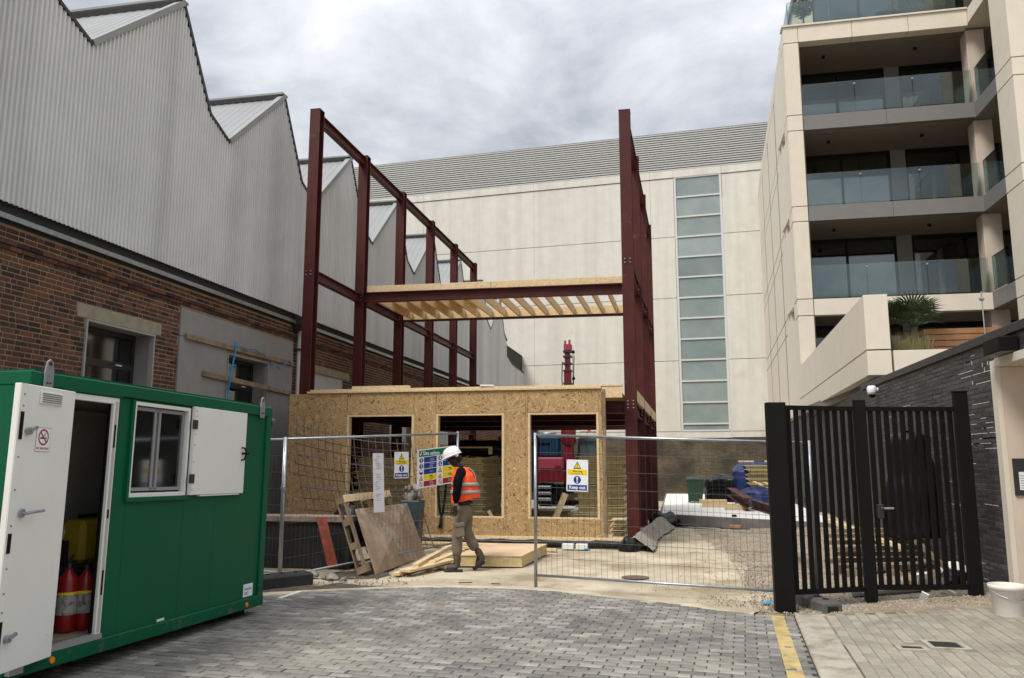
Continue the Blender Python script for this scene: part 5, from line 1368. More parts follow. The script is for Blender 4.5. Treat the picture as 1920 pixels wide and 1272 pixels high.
# things inside the cabin
def ext(x, y, lab, s=1.0):
    p = mo @ V((x, y, .252)); t = thing('fire_extinguisher', lab, 'fire extinguisher', p, random.random()*3, 'fire extinguishers inside the cabin')
    MB().lathe([(.0,0),(.075,0),(.082,.02),(.082,.36*s),(.07,.41*s),(.035,.445*s),(.03,.47*s),(0,.47*s)],(0,0,0),20).build('cylinder', K_EXT, t, local=True, smooth=True)
    MB().lathe([(.083,.14),(.083,.31)],(0,0,0),20).build('label', mat('ext_label',(.34,.34,.31),.6,dirt=(.1,.07,.07),ds=20), t, local=True, smooth=True)
    MB().lathe([(.0835,.295),(.0835,.315)],(0,0,0),20).build('label_band', K_SYEL, t, local=True, smooth=True)
    MB().tube([(0,0,.46*s),(0,0,.51*s)],.02,8).bar((0,0,.52*s),(.11,0,.56*s),.02,.012).bar((0,0,.5*s),(.1,0,.505*s),.02,.012).build('valve', K_DARKMET, t, local=True)
    MB().tube([(0,.02,.5*s),(0,.09,.47*s),(0,.105,.38*s),(0,.105,.22*s)],.013,6).build('hose', K_BLACK, t, local=True)
ext(-.43,-2.42,'red fire extinguisher standing nearest the open white door',.9); ext(-.30,-2.50,'slim red fire extinguisher between the two others in the cabin',1.05); ext(-.235,-2.375,'red fire extinguisher standing nearest the right door jamb')
p = mo @ V((-.62,-1.95,.735)); yc = thing('yellow_case', 'yellow plastic carry case on the dark bench inside the cabin', 'case', p, CR)
MB().box(-.12,.12,-.2,.2,0,.37).build('body', K_YCASE, yc, local=True, bevel=.04)
MB().box(.121,.126,.02,.1,.12,.24).build('latch', K_BLACK, yc, local=True)
MB().bar((-.02,-.1,.4),(-.02,.1,.4),.03,.03).build('handle', K_BLACK, yc, local=True)
bnch = thing('bench', 'dark bench along the inside of the cabin', 'bench', mo @ V((-.8,-2,.25)), CR)
MB().box(-.45,.35,-1.1,1.2,.44,.48).build('top', K_DARKIN, bnch, local=True)
for y in (-.9,.9): MB().box(-.3,.25,y,y+.05,0,.439).build('leg', K_DARKIN, bnch, local=True)
p = mo @ V((-.78,-2.02,.735))
single(MB().box(p.x-.14,p.x+.14,p.y-.14,p.y+.14,p.z,p.z+.2), 'storage_box', K_DARKIN, 'dark storage box under the white paper bag in the cabin', 'box')
p.z += .203

single(MB().loft([[p+V((a*.1,b*.13,0)) for a, b in ((-1,-1),(1,-1),(1,1),(-1,1))],[p+V((a*.11,b*.14,.1)) for a, b in ((-1,-1),(1,-1),(1,1),(-1,1))],[p+V((a*.07,b*.1,.13)) for a, b in ((-1,-1),(1,-1),(1,1),(-1,1))]]), 'paper_bag', K_SWHITE, 'white paper bag on the dark box beside the yellow case', 'bag', bevel=.02)

# ================================================================== black steel gate
PLb, PMb, PRb = V((1.125,9.53,0)), V((2.125,10.02,0)), V((3.30,10.28,0))
def post(p, w, h, rz, t, name='post'): MB().ob((p.x,p.y,gz(p.x,p.y)+h/2-.05),(w,w*.5,h+.1),Euler((0,0,R(6)))).build(name, K_BLACK, t, bevel=.006)
def leaf(lab, name, cat, a, b, n, za, zb_, wa, wb, pw):
    d = (b-a).normalized(); t = thing(name, lab, cat, (a.x,a.y,0), 0)
    rz = math.atan2(d.y, d.x); L = (b-a).length
    post(a, pw, 2.31, rz, t)
    s0, s1 = wa, L-wb
    for z, hh in ((2.255,.05),(za,.055)):
        p, q = a+d*s0, a+d*s1; MB().bar((p.x,p.y,z),(q.x,q.y,z),.045,hh).build('rail', K_BLACK, t)
    for i in range(n):
        p = a+d*(s0+(s1-s0)*(i+.5)/n); MB().ob((p.x,p.y,(za+2.23)/2+.014),(.056,.022,2.23-za-.03),Euler((0,0,rz))).build('bar', K_BLACK, t, bevel=.002)
    return t, d
leaf('narrow black steel railing panel with a thick post behind the mesh fence', 'railing_panel', 'gate', PLb, PMb, 9, .22, 0, .11, .08, .215)
gt, gd = leaf('black steel gate leaf with a lock beside the dark brick wall', 'steel_gate', 'gate', PMb, PRb, 11, .235, 0, .08, .09, .135)
q = PMb+gd*.16; MB().ob((q.x,q.y-.03,1.08),(.075,.06,.16),Euler((0,0,math.atan2(gd.y,gd.x)))).build('lock_box', K_DARKMET, gt, bevel=.006)
q = PMb+gd*.17; MB().tube([(q.x,q.y-.07,1.12),(q.x+.02,q.y-.12,1.12),(q.x+.12,q.y-.10,1.12)],.012,6).build('handle', K_STEELB, gt)
gp = thing('gate_post', 'thick black gate post standing by the dark brick wall', 'post', PRb, 0)
post(PRb, .15, 2.33, R(10), gp, 'shaft'); MB().ob((PRb.x,PRb.y,gz(PRb.x,PRb.y)+2.337),(.165,.09,.012),Euler((0,0,R(6)))).build('cap', K_BLACK, gp)
# behind the gate
def wrap(u, v):
    a = u*2*math.pi; s = 1-.25*v if v < .97 else .35
    return (3.2+.36*s*math.cos(a)*1.0+.12*v, 12.4+.36*s*math.sin(a), .06+.55+1.45*min(v/.97,1)+.0)
crumple('wrapped_stack', K_PLASTIC, 'tall bundle wrapped in black polythene behind the gate', 'covered pile', wrap, 28, 16, .07, 2.4)
for i in range(7):
    z = gz(2.6,12.3)+.10+.085*i; x0 = 2.15+random.uniform(-.15,.25); L = random.uniform(1.1,1.5)
    single(MB().bar((x0,12.1+.1*(i%3),z),(x0+L-.0,12.6+.1*(i%2),z),.12,.055), 'plank', K_TIMB2, f'loose plank, {("lowest" if i==0 else ORD[i] if i<6 else "topmost")} in the timber pile behind the gate', 'plank', 'planks in the timber pile behind the gate', bevel=.003)
single(MB().bar((2.2,12.9,.78),(3.0,12.0,.48),.1,.05), 'plank', K_TIMB, 'pale plank lying askew across the timber pile behind the gate', 'plank')
single(MB().bar((3.05,11.6,.62),(3.45,11.25,.16),.09,.04), 'plank', K_TIMB2, 'brown plank leaning down beside the rubbish behind the gate', 'plank')
for k in range(3): single(MB().box(2.25+.55*k,2.4+.55*k,12.0,12.9,gz(2.5,12)-.01,gz(2.5,12)+.10), 'bearer', K_TIMB2, 'bearer block under the timber pile behind the gate, '+('left','middle','right')[k], 'bearer', 'bearers under the timber pile')
single(MB().bar((1.85,14.5,.3),(1.65,12.6,.7),.12,.03).bar((1.86,14.4,.32),(1.7,12.9,1.15),.06,.05), 'trestle', K_RED, 'red steel trestle leg behind the railing panel', 'trestle')
for k, (x, y, r_, lab) in enumerate(((3.02,10.85,.14,'grey'),(3.32,11.1,.16,'dark'),(3.5,11.6,.18,'pale'))):
    def bagf(u, v, x=x, y=y, r_=r_):
        a = u*2*math.pi; s = math.sin(v*math.pi*.52)
        return (x+r_*s*math.cos(a)*1.2, y+r_*s*math.sin(a), gz(x,y)+.02+r_*1.1*math.cos(v*math.pi*.5))
    crumple('rubbish_bag', (K_DPMG,K_PLASTIC,K_SHEETW)[k], f'crumpled {lab} rubbish bag on the gravel behind the gate', 'rubbish bag', bagf, 18, 8, .05, 7, 'rubbish bags behind the gate')
single(MB().tube([(2.0,10.36,gz(2,10)+.06),(2.9,10.62,gz(2.9,10)+.06)],.04,10), 'pipe', K_GALV, 'grey pipe lying on the gravel under the gate', 'pipe', smooth=True)
for k, (x, y) in enumerate(((2.7,10.1),(3.05,10.45),(3.3,10.75),(2.85,11.2),(3.4,11.4),(3.15,11.7),(3.5,10.9))):
    e_ = Euler((random.random(),random.random(),random.random()*3))
    single(MB().ob((x,y,gz(x,y)+.05),(.12+.05*(k%3),.08,.015+.03*(k%2)),e_), 'litter', (K_SWHITE,K_SHEETW,K_DPMG,K_TIMB)[k%4], ('white paper scrap','pale sheet scrap','grey film scrap','timber offcut')[k%4]+' among the rubbish behind the gate'+(', nearer the gate' if k < 4 else ', deeper in'), 'litter', 'litter behind the gate')

# ================================================================== yard on the left
lw = thing('low_wall', 'low dark retaining wall with a pinkish stone coping behind the left fence', 'wall', (-6,12.1,0))
MB().box(-9,-5.0,12.0,12.25,0,.70).build('wall', mat('dark_block',(.02,.02,.02),.85,var=.4,bump=.4), lw)
for a, b in ((-9,-7.4),(-7.4,-6.2),(-6.2,-5.0)): MB().box(a+.005,b-.005,11.95,12.3,.703,.80).build('coping_stone', mat('coping_stone',(.30,.22,.185),.9,var=.3,vs=9,bump=.3), lw, bevel=.012)
single(MB().bar((-5.36,11.72,.8),(-5.02,11.45,.08),.16,.03), 'red_board', mat('red_board',(.25,.045,.02),.7,var=.4,vs=6,dirt=(.2,.1,.07),ds=6), 'worn orange red board leaning on the low dark wall', 'board', bevel=.003)
def bagL(u, v):
    a = u*2*math.pi; s = math.sin(v*math.pi*.52)
    return (-5.2+.34*s*math.cos(a), 12.45+.3*s*math.sin(a), .30+.66*math.cos(v*math.pi*.5)**.7)
crumple('black_sack', K_PLASTIC, 'black sack on the low wall beside the leaning pallet', 'sack', bagL, 22, 10, .06, 5)
for k, (x, y, s) in enumerate(((-4.8,10.9,.07),(-4.55,10.75,.045),(-5.0,10.65,.04),(-5.15,11.0,.09))):
    def fb(u, v, x=x, y=y, s=s):
        a = u*2*math.pi; q = math.sin(v*math.pi*.52); return (x+s*1.3*q*math.cos(a), y+s*q*math.sin(a), .01+s*.9*math.cos(v*math.pi*.5))
    crumple('film_scrap', K_DPMG, ('wide low','grey','small pale','large grey')[k]+' crumpled film scrap on the soil at the fence bottom', 'litter', fb, 14, 7, .05, 9, 'film scraps at the left fence')
# pallet and plywood
pa, pb = V((0,1,0)), V((-.42,.10,1.05)).normalized(); pn = pa.cross(pb).normalized()
if pn.x < 0: pn = -pn
pt = thing('pallet', 'weathered timber pallet leaning on edge behind the plywood sheet', 'pallet', (-4.55,11.6,0))
PO = V((-4.53,11.27,.03))
def pbx(mb, a0, a1, b0, b1, n0, n1): 
    return mb.add([PO+pa*a+pb*b+pn*n for n in (n0, n1) for a, b in ((a0,b0),(a1,b0),(a1,b1),(a0,b1))], [(0,3,2,1),(4,5,6,7),(0,1,5,4),(1,2,6,5),(2,3,7,6),(3,0,4,7)])
for b in (0,1.06): pbx(MB(),0,1.95,b,b+.11,.10,.122).build('deck_board', K_TIMB if b > 1 else K_TIMB2, pt)
for a in (0,.92,1.85):
    pbx(MB(),a,a+.1,0,1.17,.078,.0995).build('stringer_board', K_TIMB2, pt)
    for b in (.0,.36,.72,1.06): pbx(MB(),a+.002,a+.098,b,b+.1,-.01,.0775).build('block', K_TIMB2, pt)
    pbx(MB(),a,a+.1,0,1.17,-.032,-.0105).build('bottom_board', K_TIMB2, pt)
py = MB(); O1 = V((-4.33,11.38,.012)); O2 = V((-4.36,13.85,.012)); T1 = V((-4.76,11.58,.93)); T2 = V((-4.62,13.55,.92)); nn = (O2-O1).cross(T1-O1).normalized()*.018
py.add([O1,O2,T2,T1,O1+nn,O2+nn,T2+nn,T1+nn], [(0,1,2,3),(4,5,6,7),(0,1,5,4),(1,2,6,5),(2,3,7,6),(3,0,4,7)])
single(py, 'plywood_sheet', K_PLY, 'weathered plywood sheet leaning on the pallet', 'plywood sheet', bevel=.003)
# rusty reinforcing mesh
rm = thing('reinforcing_mesh', 'rusty steel reinforcing mesh leaning against the board wall', 'steel mesh', (-5.8,13.6,0))
TLp, TRp, BRp, BLp = V((-7.45,15.0,2.42)), V((-5.15,15.35,2.02)), V((-4.25,14.0,.16)), V((-5.65,12.55,.1))
def mesh_pt(u, v):
    p = (TLp.lerp(TRp, u)).lerp(BLp.lerp(BRp, u), v)
    return p + V((0,-.35*math.sin(math.pi*v)*(1-.3*u), .10*math.sin(math.pi*u)*(-1)*(1-v)))
for i in range(17):
    MB().tube([mesh_pt(i/16, v/10-.03*(1 if v == 0 else 0)) for v in range(11)],.0085,5,False).build('bar', K_REBAR, rm)
for j in range(12):
    MB().tube([mesh_pt(u/10-.02, .02+j/12)+V((0,-.012,0)) for u in range(11)],.0085,5,False).build('cross_bar', K_REBAR if j % 3 else K_WIRE, rm)
def fluff(u, v):
    a = u*2*math.pi; s = math.sin(v*math.pi); return (-4.72+.17*s*math.cos(a), 14.2+.15*s*math.sin(a), 1.08+.16*math.cos(v*math.pi))
crumple('film_bundle', K_DPMG, 'bunch of clear film stuffed in the blue grey tub', 'litter', fluff, 26, 14, .13, 7)
single(MB().loft([[(-4.72+a*.14,14.2+b*.14,.0) for a, b in ((-1,-1),(1,-1),(1,1),(-1,1))],[(-4.72+a*.18,14.2+b*.18,.95) for a, b in ((-1,-1),(1,-1),(1,1),(-1,1))]]), 'waste_tub', mat('tub_plastic',(.04,.06,.075),.5), 'tall blue grey tub behind the plywood sheet', 'tub', bevel=.02)
# boards on the ground
sp = thing('floor_panel', 'large flat foam cored floor panel lying on the ground behind the worker', 'insulated panel', (-2.9,13.4,0))
sq = [(-3.46,12.60),(-2.41,12.70),(-2.31,14.6),(-3.42,14.5)]
def sheet4(mb, z0, z1, e=0):
    c = (sum(p[0] for p in sq)/4, sum(p[1] for p in sq)/4); s = 1-e
    return mb.prism([(c[0]+(p[0]-c[0])*s, c[1]+(p[1]-c[1])*s, z0) for p in sq], (0,0,z1-z0))
sheet4(MB(),.012,.026).build('facing', K_TIMB, sp); sheet4(MB(),.027,.165,.012).build('foam_core', K_FOAM, sp)
sheet4(MB(),.166,.181).build('facing', mat('panel_top_board',(.60,.43,.27),.75,var=.12,vs=2.5,bump=.15), sp)
TB = [((-4.02,11.38),(-3.72,13.9),.012,.12,.045,'lowest board of the loose timber pile at the worker\'s feet'),((-3.90,11.42),(-3.52,12.6),.058,.2,.04,'wide reddish board in the loose timber pile at the worker\'s feet'),((-3.80,11.62),(-3.95,14.0),.10,.09,.06,'square timber on top of the loose timber pile'),((-3.70,12.1),(-3.62,13.6),.10,.11,.04,'pale board on the right of the loose timber pile'),((-3.62,12.25),(-3.55,12.6),.013,.2,.045,'board end poking from under the loose timber pile')]
for a, b, z, w_, h_, lab in TB:
    single(MB().bar((a[0],a[1],z+h_/2),(b[0],b[1],z+h_/2+(.03 if z > .05 else 0)),w_,h_), 'timber', K_TIMB, lab, 'timber', 'loose timber by the worker', bevel=.004)
for k, (x0, x1, y, z) in enumerate(((-5.0,-2.7,15.3,.01),(-4.4,-2.2,15.1,.012),(-4.9,-3.0,15.28,.062))):
    single(MB().bar((x0,y+.05,z+.02),(x1,y-.08,z+.02),.14,.045), 'timber', K_TIMB, ('longest pale board lying before the slab edge','pale board reaching farthest right before the slab edge','upper pale board lying before the slab edge')[k], 'timber', 'boards lying before the slab edge', bevel=.003)
for k in range(2): single(MB().box(-2.15+.26*k,-1.93+.26*k,15.35,15.5,.01,.11), 'block', K_SHEETW, ('left','right')[k]+' pale block by the black sheet in front of the slab', 'block', 'pale blocks before the slab', bevel=.006)
def blit(x, y, s, lab):
    def f(u, v):
        a = u*2*math.pi; q = math.sin(v*math.pi*.52); return (x+s*1.4*q*math.cos(a), y+s*q*math.sin(a), gz(x,y)+.008+s*.55*math.cos(v*math.pi*.5))
    crumple('blue_rag', K_LBLUE, lab, 'litter', f, 14, 6, s*.45, 18, 'blue rags on the ground')
blit(-4.32,10.22,.07,'bright blue rag at the edge of the block paving'); blit(1.0,10.1,.05,'small blue rag beside the thick gate post'); blit(-1.72,15.4,.06,'blue rag by the black sheet in front of the slab'); blit(1.78,9.85,.04,'scrap of blue film on the gravel by the concrete fence foot')
for k, (x, y, r_) in enumerate(((-3.95,13.2,.10),(-4.08,13.35,.08),(-3.85,13.45,.07),(-4.0,13.05,.05))):
    mb = MB(); stones_ = random.Random(k); mb.add([V((x,y,r_*.5))+V(p)*r_*stones_.uniform(.8,1.1) for p in ICO], ICF)
    o = single(mb, 'rubble_stone', K_SHEETW, ('large pale','grey left','small right','smallest front')[k]+' rubble stone by the loose timber pile', 'stone', 'rubble stones by the timber')
single(MB().bar((-2.95,10.9,.012),(-2.78,10.98,.012),.02,.012), 'twig', K_BARK, 'short twig on the concrete before the block paving, left one', 'twig', 'twigs on the concrete')
single(MB().bar((-2.5,10.95,.012),(-2.38,10.92,.012),.02,.012), 'twig', K_BARK, 'short twig on the concrete before the block paving, right one', 'twig', 'twigs on the concrete')
single(MB().bar((-4.71,9.2,.024),(-4.69,9.72,.024),.06,.012), 'white_batten', K_SHEETW, 'thin white batten lying by the black fence foot', 'batten')
wt_ = thing('wet_patch', 'dark round inspection cover in the site concrete', 'cover', (-.62,12.0,0)); MB().lathe([(0,.004),(.19,.004),(.2,.0)],(-.62,12.0,.0),20).build('cover', mat('rusty_cover',(.13,.09,.06),.8,var=.3,vs=12), wt_)
# bucket
bk = thing('bucket', 'white plastic tub with a dirty rim standing by the dark brick wall', 'bucket', (3.22,9.12,gz(3.22,9.12)+.006))
MB().lathe([(0,.0),(.135,0),(.14,.01),(.165,.26),(.175,.265),(.18,.30),(.172,.305),(.168,.30),(.160,.25),(.13,.02),(0,.02)],(0,0,0),28).build('body', K_PLASTW, bk, local=True, smooth=True)
MB().lathe([(0,.235),(.155,.235)],(0,0,0),24).build('contents', mat('old_plaster',(.45,.41,.34),.9,var=.4,vs=16,dirt=(.1,.08,.06),ds=16), bk, local=True)
MB().tube([(.176*math.cos(a*math.pi/10+3.4),.176*math.sin(a*math.pi/10+3.4),.25-.07*math.sin(a*math.pi/10)) for a in range(11)],.004,5).build('handle', K_GALV, bk, local=True)

# ================================================================== plants and furniture of the flats
def tree_ball(loc, h, r, lab):
    t = thing('potted_tree', lab, 'potted tree', loc)
    MB().lathe([(0,0),(.26,0),(.34,.42),(.37,.45),(.31,.46),(0,.4)],(0,0,0),18).build('pot', K_CREAMIN, t, local=True, smooth=True)
    MB().tube([(0,0,.4),(.02,0,h*.4),(0,.02,h)], [.06,.05,.03], 8).build('trunk', K_BARK, t, local=True)
    mb = MB(); rn = random.Random(3)
    for _ in range(900):
        v = V((rn.gauss(0,1),rn.gauss(0,1),rn.gauss(0,1))).normalized()*r*rn.random()**.4
        e_ = Euler((rn.random()*6,rn.random()*6,rn.random()*6)).to_matrix(); s = .07
        mb.add([V((0,0,h+r*.6))+v+e_ @ V(q) for q in ((-s*.3,0,0),(0,s,0),(s*.3,0,0),(0,-s,0))], [(0,1,2,3)])
    mb.build('crown', K_LEAF, t, local=True, fix=False)
    mb = MB()
    for _ in range(150):
        a = rn.random()*6.28; q = rn.uniform(.1,.42); s = .09; e_ = Euler((rn.uniform(-.7,.7),rn.uniform(-.7,.7),rn.random()*6)).to_matrix()
        mb.add([V((q*math.cos(a),q*math.sin(a),.46))+e_ @ V(p) for p in ((-s*.3,0,0),(0,0,s*1.6),(s*.3,0,0))], [(0,1,2)])
    mb.build('underplanting', K_LEAF, t, local=True, fix=False)
tree_ball(K(4.78,27.2,15.93), 1.15, .40, 'small clipped tree in a pot behind the glass of the roof terrace')
def palm(loc, h, nf, L, seed, lab):
    t = thing('palm', lab, 'palm', loc, 0, 'fan palms on the first terrace'); rn = random.Random(seed)
    MB().tube([(0,0,0),(.03,0,h*.5),(0,.02,h)], [.10,.08,.07], 8).build('trunk', K_BARK, t, local=True)
    for k in range(nf):
        az = rn.random()*6.28; el = rn.uniform(-.3,1.25); d = V((math.cos(az)*math.cos(el), math.sin(az)*math.cos(el), math.sin(el)))
        c = V((0,0,h))+d*L*.42; mb = MB(); mb.tube([(0,0,h),tuple(c)],.012,5)
        s = d.cross(V((0,0,1))).normalized(); u = s.cross(d)
        for i in range(17):
            a = (i-8)/8*1.45; q = (d*math.cos(a)+s*math.sin(a)).normalized(); p1 = c+q*L*.35+u*.02; p2 = c+q*L*rn.uniform(.52,.62)-V((0,0,.05)); w_ = u.cross(q)*.018
            mb.add([c-w_*.3, p1-w_, p2, p1+w_, c+w_*.3], [(0,1,2,3,4)])
        mb.build('frond', K_LEAF, t, local=True, fix=False)
palm(K(4.5,16.2,3.25), 1.0, 18, .85, 5, 'larger fan palm behind the cream balustrade block'); palm(K(4.05,16.3,3.25), 1.1, 10, .7, 8, 'smaller fan palm tight behind the cream block')
mb = MB(); rn = random.Random(2)
for _ in range(700):
    x, y = rn.uniform(3.95,4.6), rn.uniform(15.5,16.1); p = V(K(x,y,3.3)); l = rn.uniform(.45,.85); q = V((rn.gauss(0,.16),rn.gauss(0,.16),1))
    mb.add([p+V((-.008,0,0)),p+V((.008,0,0)),p+q*l],[(0,1,2)])
gt_ = mb.build('ornamental_grass', mat('straw_grass',[(.13,.13,.05),(.2,.17,.07),(.09,.11,.04)],.8), fix=False); tag(gt_, None, None, None, 'stuff')
pn_ = thing('slatted_planter', 'slatted cedar planter box on the first terrace behind the coping', 'planter', K(5.2,16.2,3.25))
for k in range(7):
    z = 3.3+.115*k
    mb = MB(); kb(mb, 4.62,6.6,16.0,16.03,z,z+.1); mb.build('slat', K_DECKW, pn_); mb = MB(); kb(mb, 4.62,4.65,16.04,18.0,z,z+.1); mb.build('slat', K_DECKW, pn_)
mb = MB(); kb(mb,4.66,6.6,16.05,18,3.25,4.06); mb.build('liner', K_DARKIN, pn_)
ln = thing('garden_lantern', 'slim steel garden lantern pole on the first terrace', 'lamp', K(5.62,16.1,3.25))
a = K(5.62,15.9,3.25); MB().tube([a,(a[0],a[1],a[2]+1.45)],.012,6).build('pole', K_STEELB, ln)
MB().lathe([(.02,0),(.05,.03),(.05,.06),(.015,.08),(.012,.2),(0,.2)],(a[0],a[1],a[2]+1.45),10).build('lantern', K_STEELB, ln)
tb_ = thing('terrace_table', 'dark rattan table on the roof terrace behind the glass', 'table', K(8.2,27.4,15.93))
mb = MB(); kb(mb,7.1,9.2,27.0,27.9,16.55,16.66); mb.build('table_top', K_DARKMET, tb_)
for x in (7.3,8.95):
    for y in (27.1,27.8): mb = MB(); kb(mb,x,x+.08,y,y+.08,15.93,16.54); mb.build('leg', K_DARKMET, tb_)

# ================================================================== the worker
pr_ = thing('person', 'person in white hard hat and orange vest walking left past the boards', 'person', (-3.25,12.2,0), R(11.4))
def skin(name, mt, chain, rad, edges, parent, sub=2, root=0):
    me = bpy.data.meshes.new(name); me.from_pydata([tuple(p) for p in chain], edges, [])
    o = bpy.data.objects.new(name, me); COL.objects.link(o); o.parent = parent
    md = o.modifiers.new('skin', 'SKIN'); md.branch_smoothing = .3
    for i, r_ in enumerate(rad):
        d = me.skin_vertices[0].data[i]; d.radius = r_ if isinstance(r_, tuple) else (r_, r_); d.use_root = (i == root)
    sb_ = o.modifiers.new('sub', 'SUBSURF'); sb_.levels = sub; sb_.render_levels = sub
    md.use_smooth_shade = True
    me.materials.append(mt)
    return o
# local axes: -x is forward, -y towards the camera (the worker's left side)
bv, brd, be = [], [], []
def bp(p, r, to=None):
    bv.append(p); brd.append(r)
    if to is not None: be.append((to, len(bv)-1))
    return len(bv)-1
pel = bp((.02,0,.93),(.13,.10)); wa_ = bp((.01,0,1.1),(.12,.1),pel); chs = bp((.03,0,1.34),(.15,.12),wa_); nk0 = bp((-.02,0,1.51),(.07,.07),chs); nk = bp((-.08,0,1.58),(.052,.052),nk0); hd = bp((-.135,0,1.66),(.082,.09),nk); hd2 = bp((-.17,0,1.735),(.085,.10),hd); jw = bp((-.20,0,1.625),(.05,.055),hd); ns_ = bp((-.255,0,1.665),(.018,.018),hd)
for s, A in ((-1, ((-.04,-.2,1.47),(-.07,-.265,1.2),(-.085,-.25,.99))), (1, ((0,.2,1.47),(.03,.26,1.2),(-.04,.25,1.0)))):
    sh_ = bp(A[0],.058,chs); el = bp(A[1],.046,sh_); wr_ = bp(A[2],.032,el); w0 = V(A[2])
    pm = bp(tuple(w0+V((-.012,0,-.075))),(.022,.042),wr_)
    for k, (dx, L) in enumerate(((-.034,.075),(-.012,.085),(.011,.08),(.032,.062))):
        f1 = bp(tuple(w0+V((dx-.006,-s*.0,-.10))),.0105,pm); f2 = bp(tuple(w0+V((dx-.016,s*-.006,-.10-L*.55))),.0095,f1); bp(tuple(w0+V((dx-.032,s*-.02,-.10-L))),.008,f2)
    t1 = bp(tuple(w0+V((-.045,0,-.045))),.012,pm); t2 = bp(tuple(w0+V((-.066,-s*.008,-.075))),.011,t1); bp(tuple(w0+V((-.074,-s*.014,-.105))),.009,t2)
for A in (((-.02,-.09,.86),(-.10,-.10,.50),(-.075,-.10,.12),(-.16,-.10,.04)), ((.05,.09,.86),(.065,.09,.53),(.27,.09,.23),(.23,.09,.08))):
    h_ = bp(A[0],.085,pel); k_ = bp(A[1],.06,h_); an = bp(A[2],.042,k_); bp(A[3],.035,an)
skin('body', K_SKIN, bv, brd, be, pr_)
MB().lathe([(0,-.01),(.011,-.006),(.011,.006),(0,.01)],(-.238,-.035,1.70),8).lathe([(0,-.01),(.011,-.006),(.011,.006),(0,.01)],(-.238,.035,1.70),8).build('eyes', K_PLASTW, pr_, local=True)
MB().ob((-.12,-.088,1.67),(.035,.018,.06)).build('ear', K_SKIN, pr_, local=True, bevel=.008)
MB().ob((-.12,.088,1.67),(.035,.018,.06)).build('ear', K_SKIN, pr_, local=True, bevel=.008)
skin('hair', K_INK, [(-.10,0,1.72),(-.07,0,1.68),(-.065,0,1.63)], [(.085,.088),(.07,.08),(.05,.06)], [(0,1),(1,2)], pr_)
jv = [(.02,0,1.06),(.02,0,1.15),(.04,0,1.34),(.02,0,1.48),(-.035,0,1.555), (-.03,-.19,1.48),(-.06,-.265,1.33),(-.07,-.285,1.19),(-.085,-.262,1.02), (.02,.19,1.48),(.03,.25,1.33),(.03,.275,1.2),(-.04,.255,1.03)]
skin('jacket', K_NAVY, jv, [(.15,.12),(.15,.12),(.165,.13),(.13,.13),(.075,.08),(.085,.085),(.074,.07),(.068,.066),(.05,.05),(.085,.085),(.074,.07),(.068,.066),(.05,.05)], [(0,1),(1,2),(2,3),(3,4),(3,5),(5,6),(6,7),(7,8),(3,9),(9,10),(10,11),(11,12)], pr_)
tv = [(.02,0,1.03),(.02,0,.88), (-.015,-.095,.82),(-.045,-.10,.66),(-.075,-.10,.50),(-.07,-.10,.34),(-.07,-.10,.20), (.055,.095,.82),(.06,.09,.66),(.075,.09,.53),(.155,.09,.39),(.225,.09,.29)]
tr_ = skin('trousers', K_TROU, tv, [(.165,.158),(.145,.158),(.112,.108),(.10,.095),(.088,.085),(.085,.085),(.08,.08),(.112,.108),(.10,.095),(.088,.088),(.085,.085),(.075,.075)], [(0,1),(1,2),(2,3),(3,4),(4,5),(5,6),(1,7),(7,8),(8,9),(9,10),(10,11)], pr_)
MB().ob((-.03,-.205,.62),(.15,.035,.2),Euler((0,R(-9),0))).ob((-.03,-.226,.70),(.16,.018,.06),Euler((0,R(-9),0))).build('cargo_pocket', K_TROU, tr_, local=True, bevel=.012)
MB().lathe([(.142,0),(.145,.005),(.145,.03),(.142,.035)],(.02,0,1.0),20).build('belt', K_INK, tr_, local=True)
skin('boot', K_BOOT, [(-.068,-.10,.27),(-.066,-.10,.14),(-.06,-.10,.07),(-.15,-.105,.058),(-.235,-.11,.045)], [(.072,.072),(.062,.06),(.058,.055),(.05,.052),(.036,.044)], [(0,1),(1,2),(2,3),(3,4)], pr_)
skin('boot', K_BOOT, [(.215,.09,.32),(.275,.09,.225),(.315,.09,.165),(.265,.09,.108),(.205,.088,.048)], [(.07,.07),(.06,.058),(.052,.055),(.05,.052),(.034,.042)], [(0,1),(1,2),(2,3),(3,4)], pr_)
MB().prism([(.02,-.16,.0),(.02,-.05,.0),(-.2,-.05,.0),(-.275,-.08,.006),(-.275,-.14,.006),(-.2,-.165,.0)],(0,0,.028)).build('sole', K_INK, pr_, local=True, bevel=.006)
MB().prism([(.355,.03,.103),(.355,.15,.103),(.21,.15,-.004),(.165,.12,.003),(.165,.06,.003),(.21,.03,-.004)],(-.012,0,.03)).build('sole', K_INK, pr_, local=True, bevel=.006)
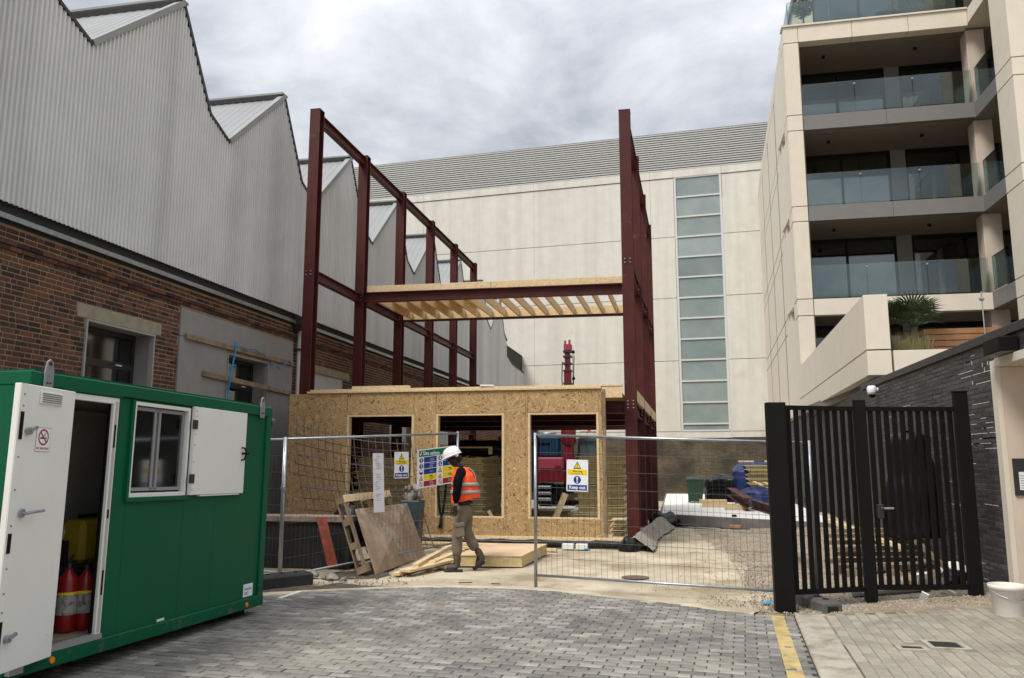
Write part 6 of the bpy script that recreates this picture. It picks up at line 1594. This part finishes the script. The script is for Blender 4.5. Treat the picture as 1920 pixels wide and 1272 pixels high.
# hi-vis vest, open at the arms
RG = [(.03,1.045,.20,.185),(.035,1.10,.205,.195),(.03,1.2,.20,.20),(.03,1.3,.195,.20),(.025,1.4,.185,.195),(.01,1.47,.16,.175),(-.01,1.53,.115,.13),(-.03,1.56,.09,.10)]
def vring(i, k=1.0, n=28):
    j = int(i); f = i-j; a = RG[j]; b = RG[min(j+1, len(RG)-1)]; c = [a[q]+(b[q]-a[q])*f for q in range(4)]; out = []
    for t in range(n):
        th = 2*math.pi*t/n; x = math.cos(th); y = math.sin(th)
        z = c[1] + (.05*x if i < 2 else 0)*(1-i/2 if i < 2 else 1) + .006*math.sin(5*th)*(1 if i < 1 else 0)
        out.append((c[0]+c[2]*k*(abs(x)**.85)*(1 if x > 0 else -1)*(1.12 if x > 0 and 0 < i < 3 else 1), c[3]*k*y, z))
    return out
vs_ = MB().loft([vring(i) for i in (0,.5,1,1.5,2,3,4,5,6,7)], False).build('hi_vis_vest', K_ORANGE, pr_, local=True, smooth=True, solid=.012)
for a, b in ((1.55,2.05),(2.75,3.25)): MB().loft([vring(a,1.075),vring((a+b)/2,1.075),vring(b,1.075)], False).build('reflective_band', K_LIME, vs_, local=True, smooth=True, solid=.004)
for s in (-1,1):
    MB().add([(.03+.035*q, s*(.135-.01*i), z) for i, z in enumerate((1.56,1.5,1.43,1.36)) for q in (0,1)] if False else [(.235-.0*i,0,0) for i in range(0)], []) 
MB().add([(.205,-.09,1.33),(.205,-.05,1.33),(.20,-.05,1.42),(.20,-.09,1.42),(.16,-.05,1.50),(.16,-.09,1.50),(.09,-.06,1.553),(.09,-.10,1.545)],[(0,1,2,3),(3,2,4,5),(5,4,6,7)]).add([(.205,.09,1.33),(.205,.05,1.33),(.20,.05,1.42),(.20,.09,1.42),(.16,.05,1.50),(.16,.09,1.50),(.09,.06,1.553),(.09,.10,1.545)],[(0,1,2,3),(3,2,4,5),(5,4,6,7)]).build('shoulder_band', K_LIME, vs_, local=True, solid=.006)
tx = bpy.data.textures.new('folds', 'CLOUDS'); tx.noise_scale = .11; tx.noise_depth = 2
for o, st in ((bpy.data.objects['jacket'], .03), (tr_, .035), (vs_, .03)):
    if o is vs_:
        sb2 = o.modifiers.new('sub', 'SUBSURF'); sb2.levels = 2; sb2.render_levels = 2
    dm_ = o.modifiers.new('folds', 'DISPLACE'); dm_.texture = tx; dm_.strength = st; dm_.mid_level = .5; dm_.texture_coords = 'LOCAL'
MB().tube([(-.085,-.25,1.015),(-.085,-.25,.985)],.042,10).build('glove_cuff', K_GALV, pr_, local=True)
# hard hat
hm = Matrix.Translation((-.165,0,1.735)) @ Euler((0,R(-20),0)).to_matrix().to_4x4()
hat = MB().lathe([(.128,0),(.127,.04),(.115,.085),(.085,.12),(.045,.138),(0,.142)],(0,0,0),24)
hat.v = [(x*1.12,y*.96,z) for x, y, z in hat.v]; hat.xf(hm)
hh_ = hat.build('hard_hat', mat('hat_shell',(.78,.78,.77),.3,coat=.3), pr_, local=True, smooth=True)
bm_ = MB(); n = 24; vv = []
for t in range(n):
    th = 2*math.pi*t/n; f = max(0, -math.cos(th))**2
    vv += [(.14*math.cos(th),.122*math.sin(th),.004),((.158+.06*f)*math.cos(th),(.138)*math.sin(th),-.012*f-.002)]
bm_.add(vv, [(2*t,2*t+1,(2*t+3)%(2*n),(2*t+2)%(2*n)) for t in range(n)]).xf(hm).build('brim', MATS['hat_shell'], hh_, local=True, smooth=True, solid=.006)
MB().box(-.015,.015,-.01,.01,0,.02).xf(hm).build('harness', K_FASC, hh_, local=True)

# lettering as plain meshes
dg = bpy.context.evaluated_depsgraph_get()
for o in [o for o in bpy.data.objects if o.type == 'FONT']:
    me = bpy.data.meshes.new_from_object(o.evaluated_get(dg))
    n = bpy.data.objects.new('lettering', me); COL.objects.link(n); n.parent = o.parent; n.matrix_local = o.matrix_local.copy()
    if not me.materials: me.materials.append(o.data.materials[0])
    c_ = o.data; bpy.data.objects.remove(o); bpy.data.curves.remove(c_)
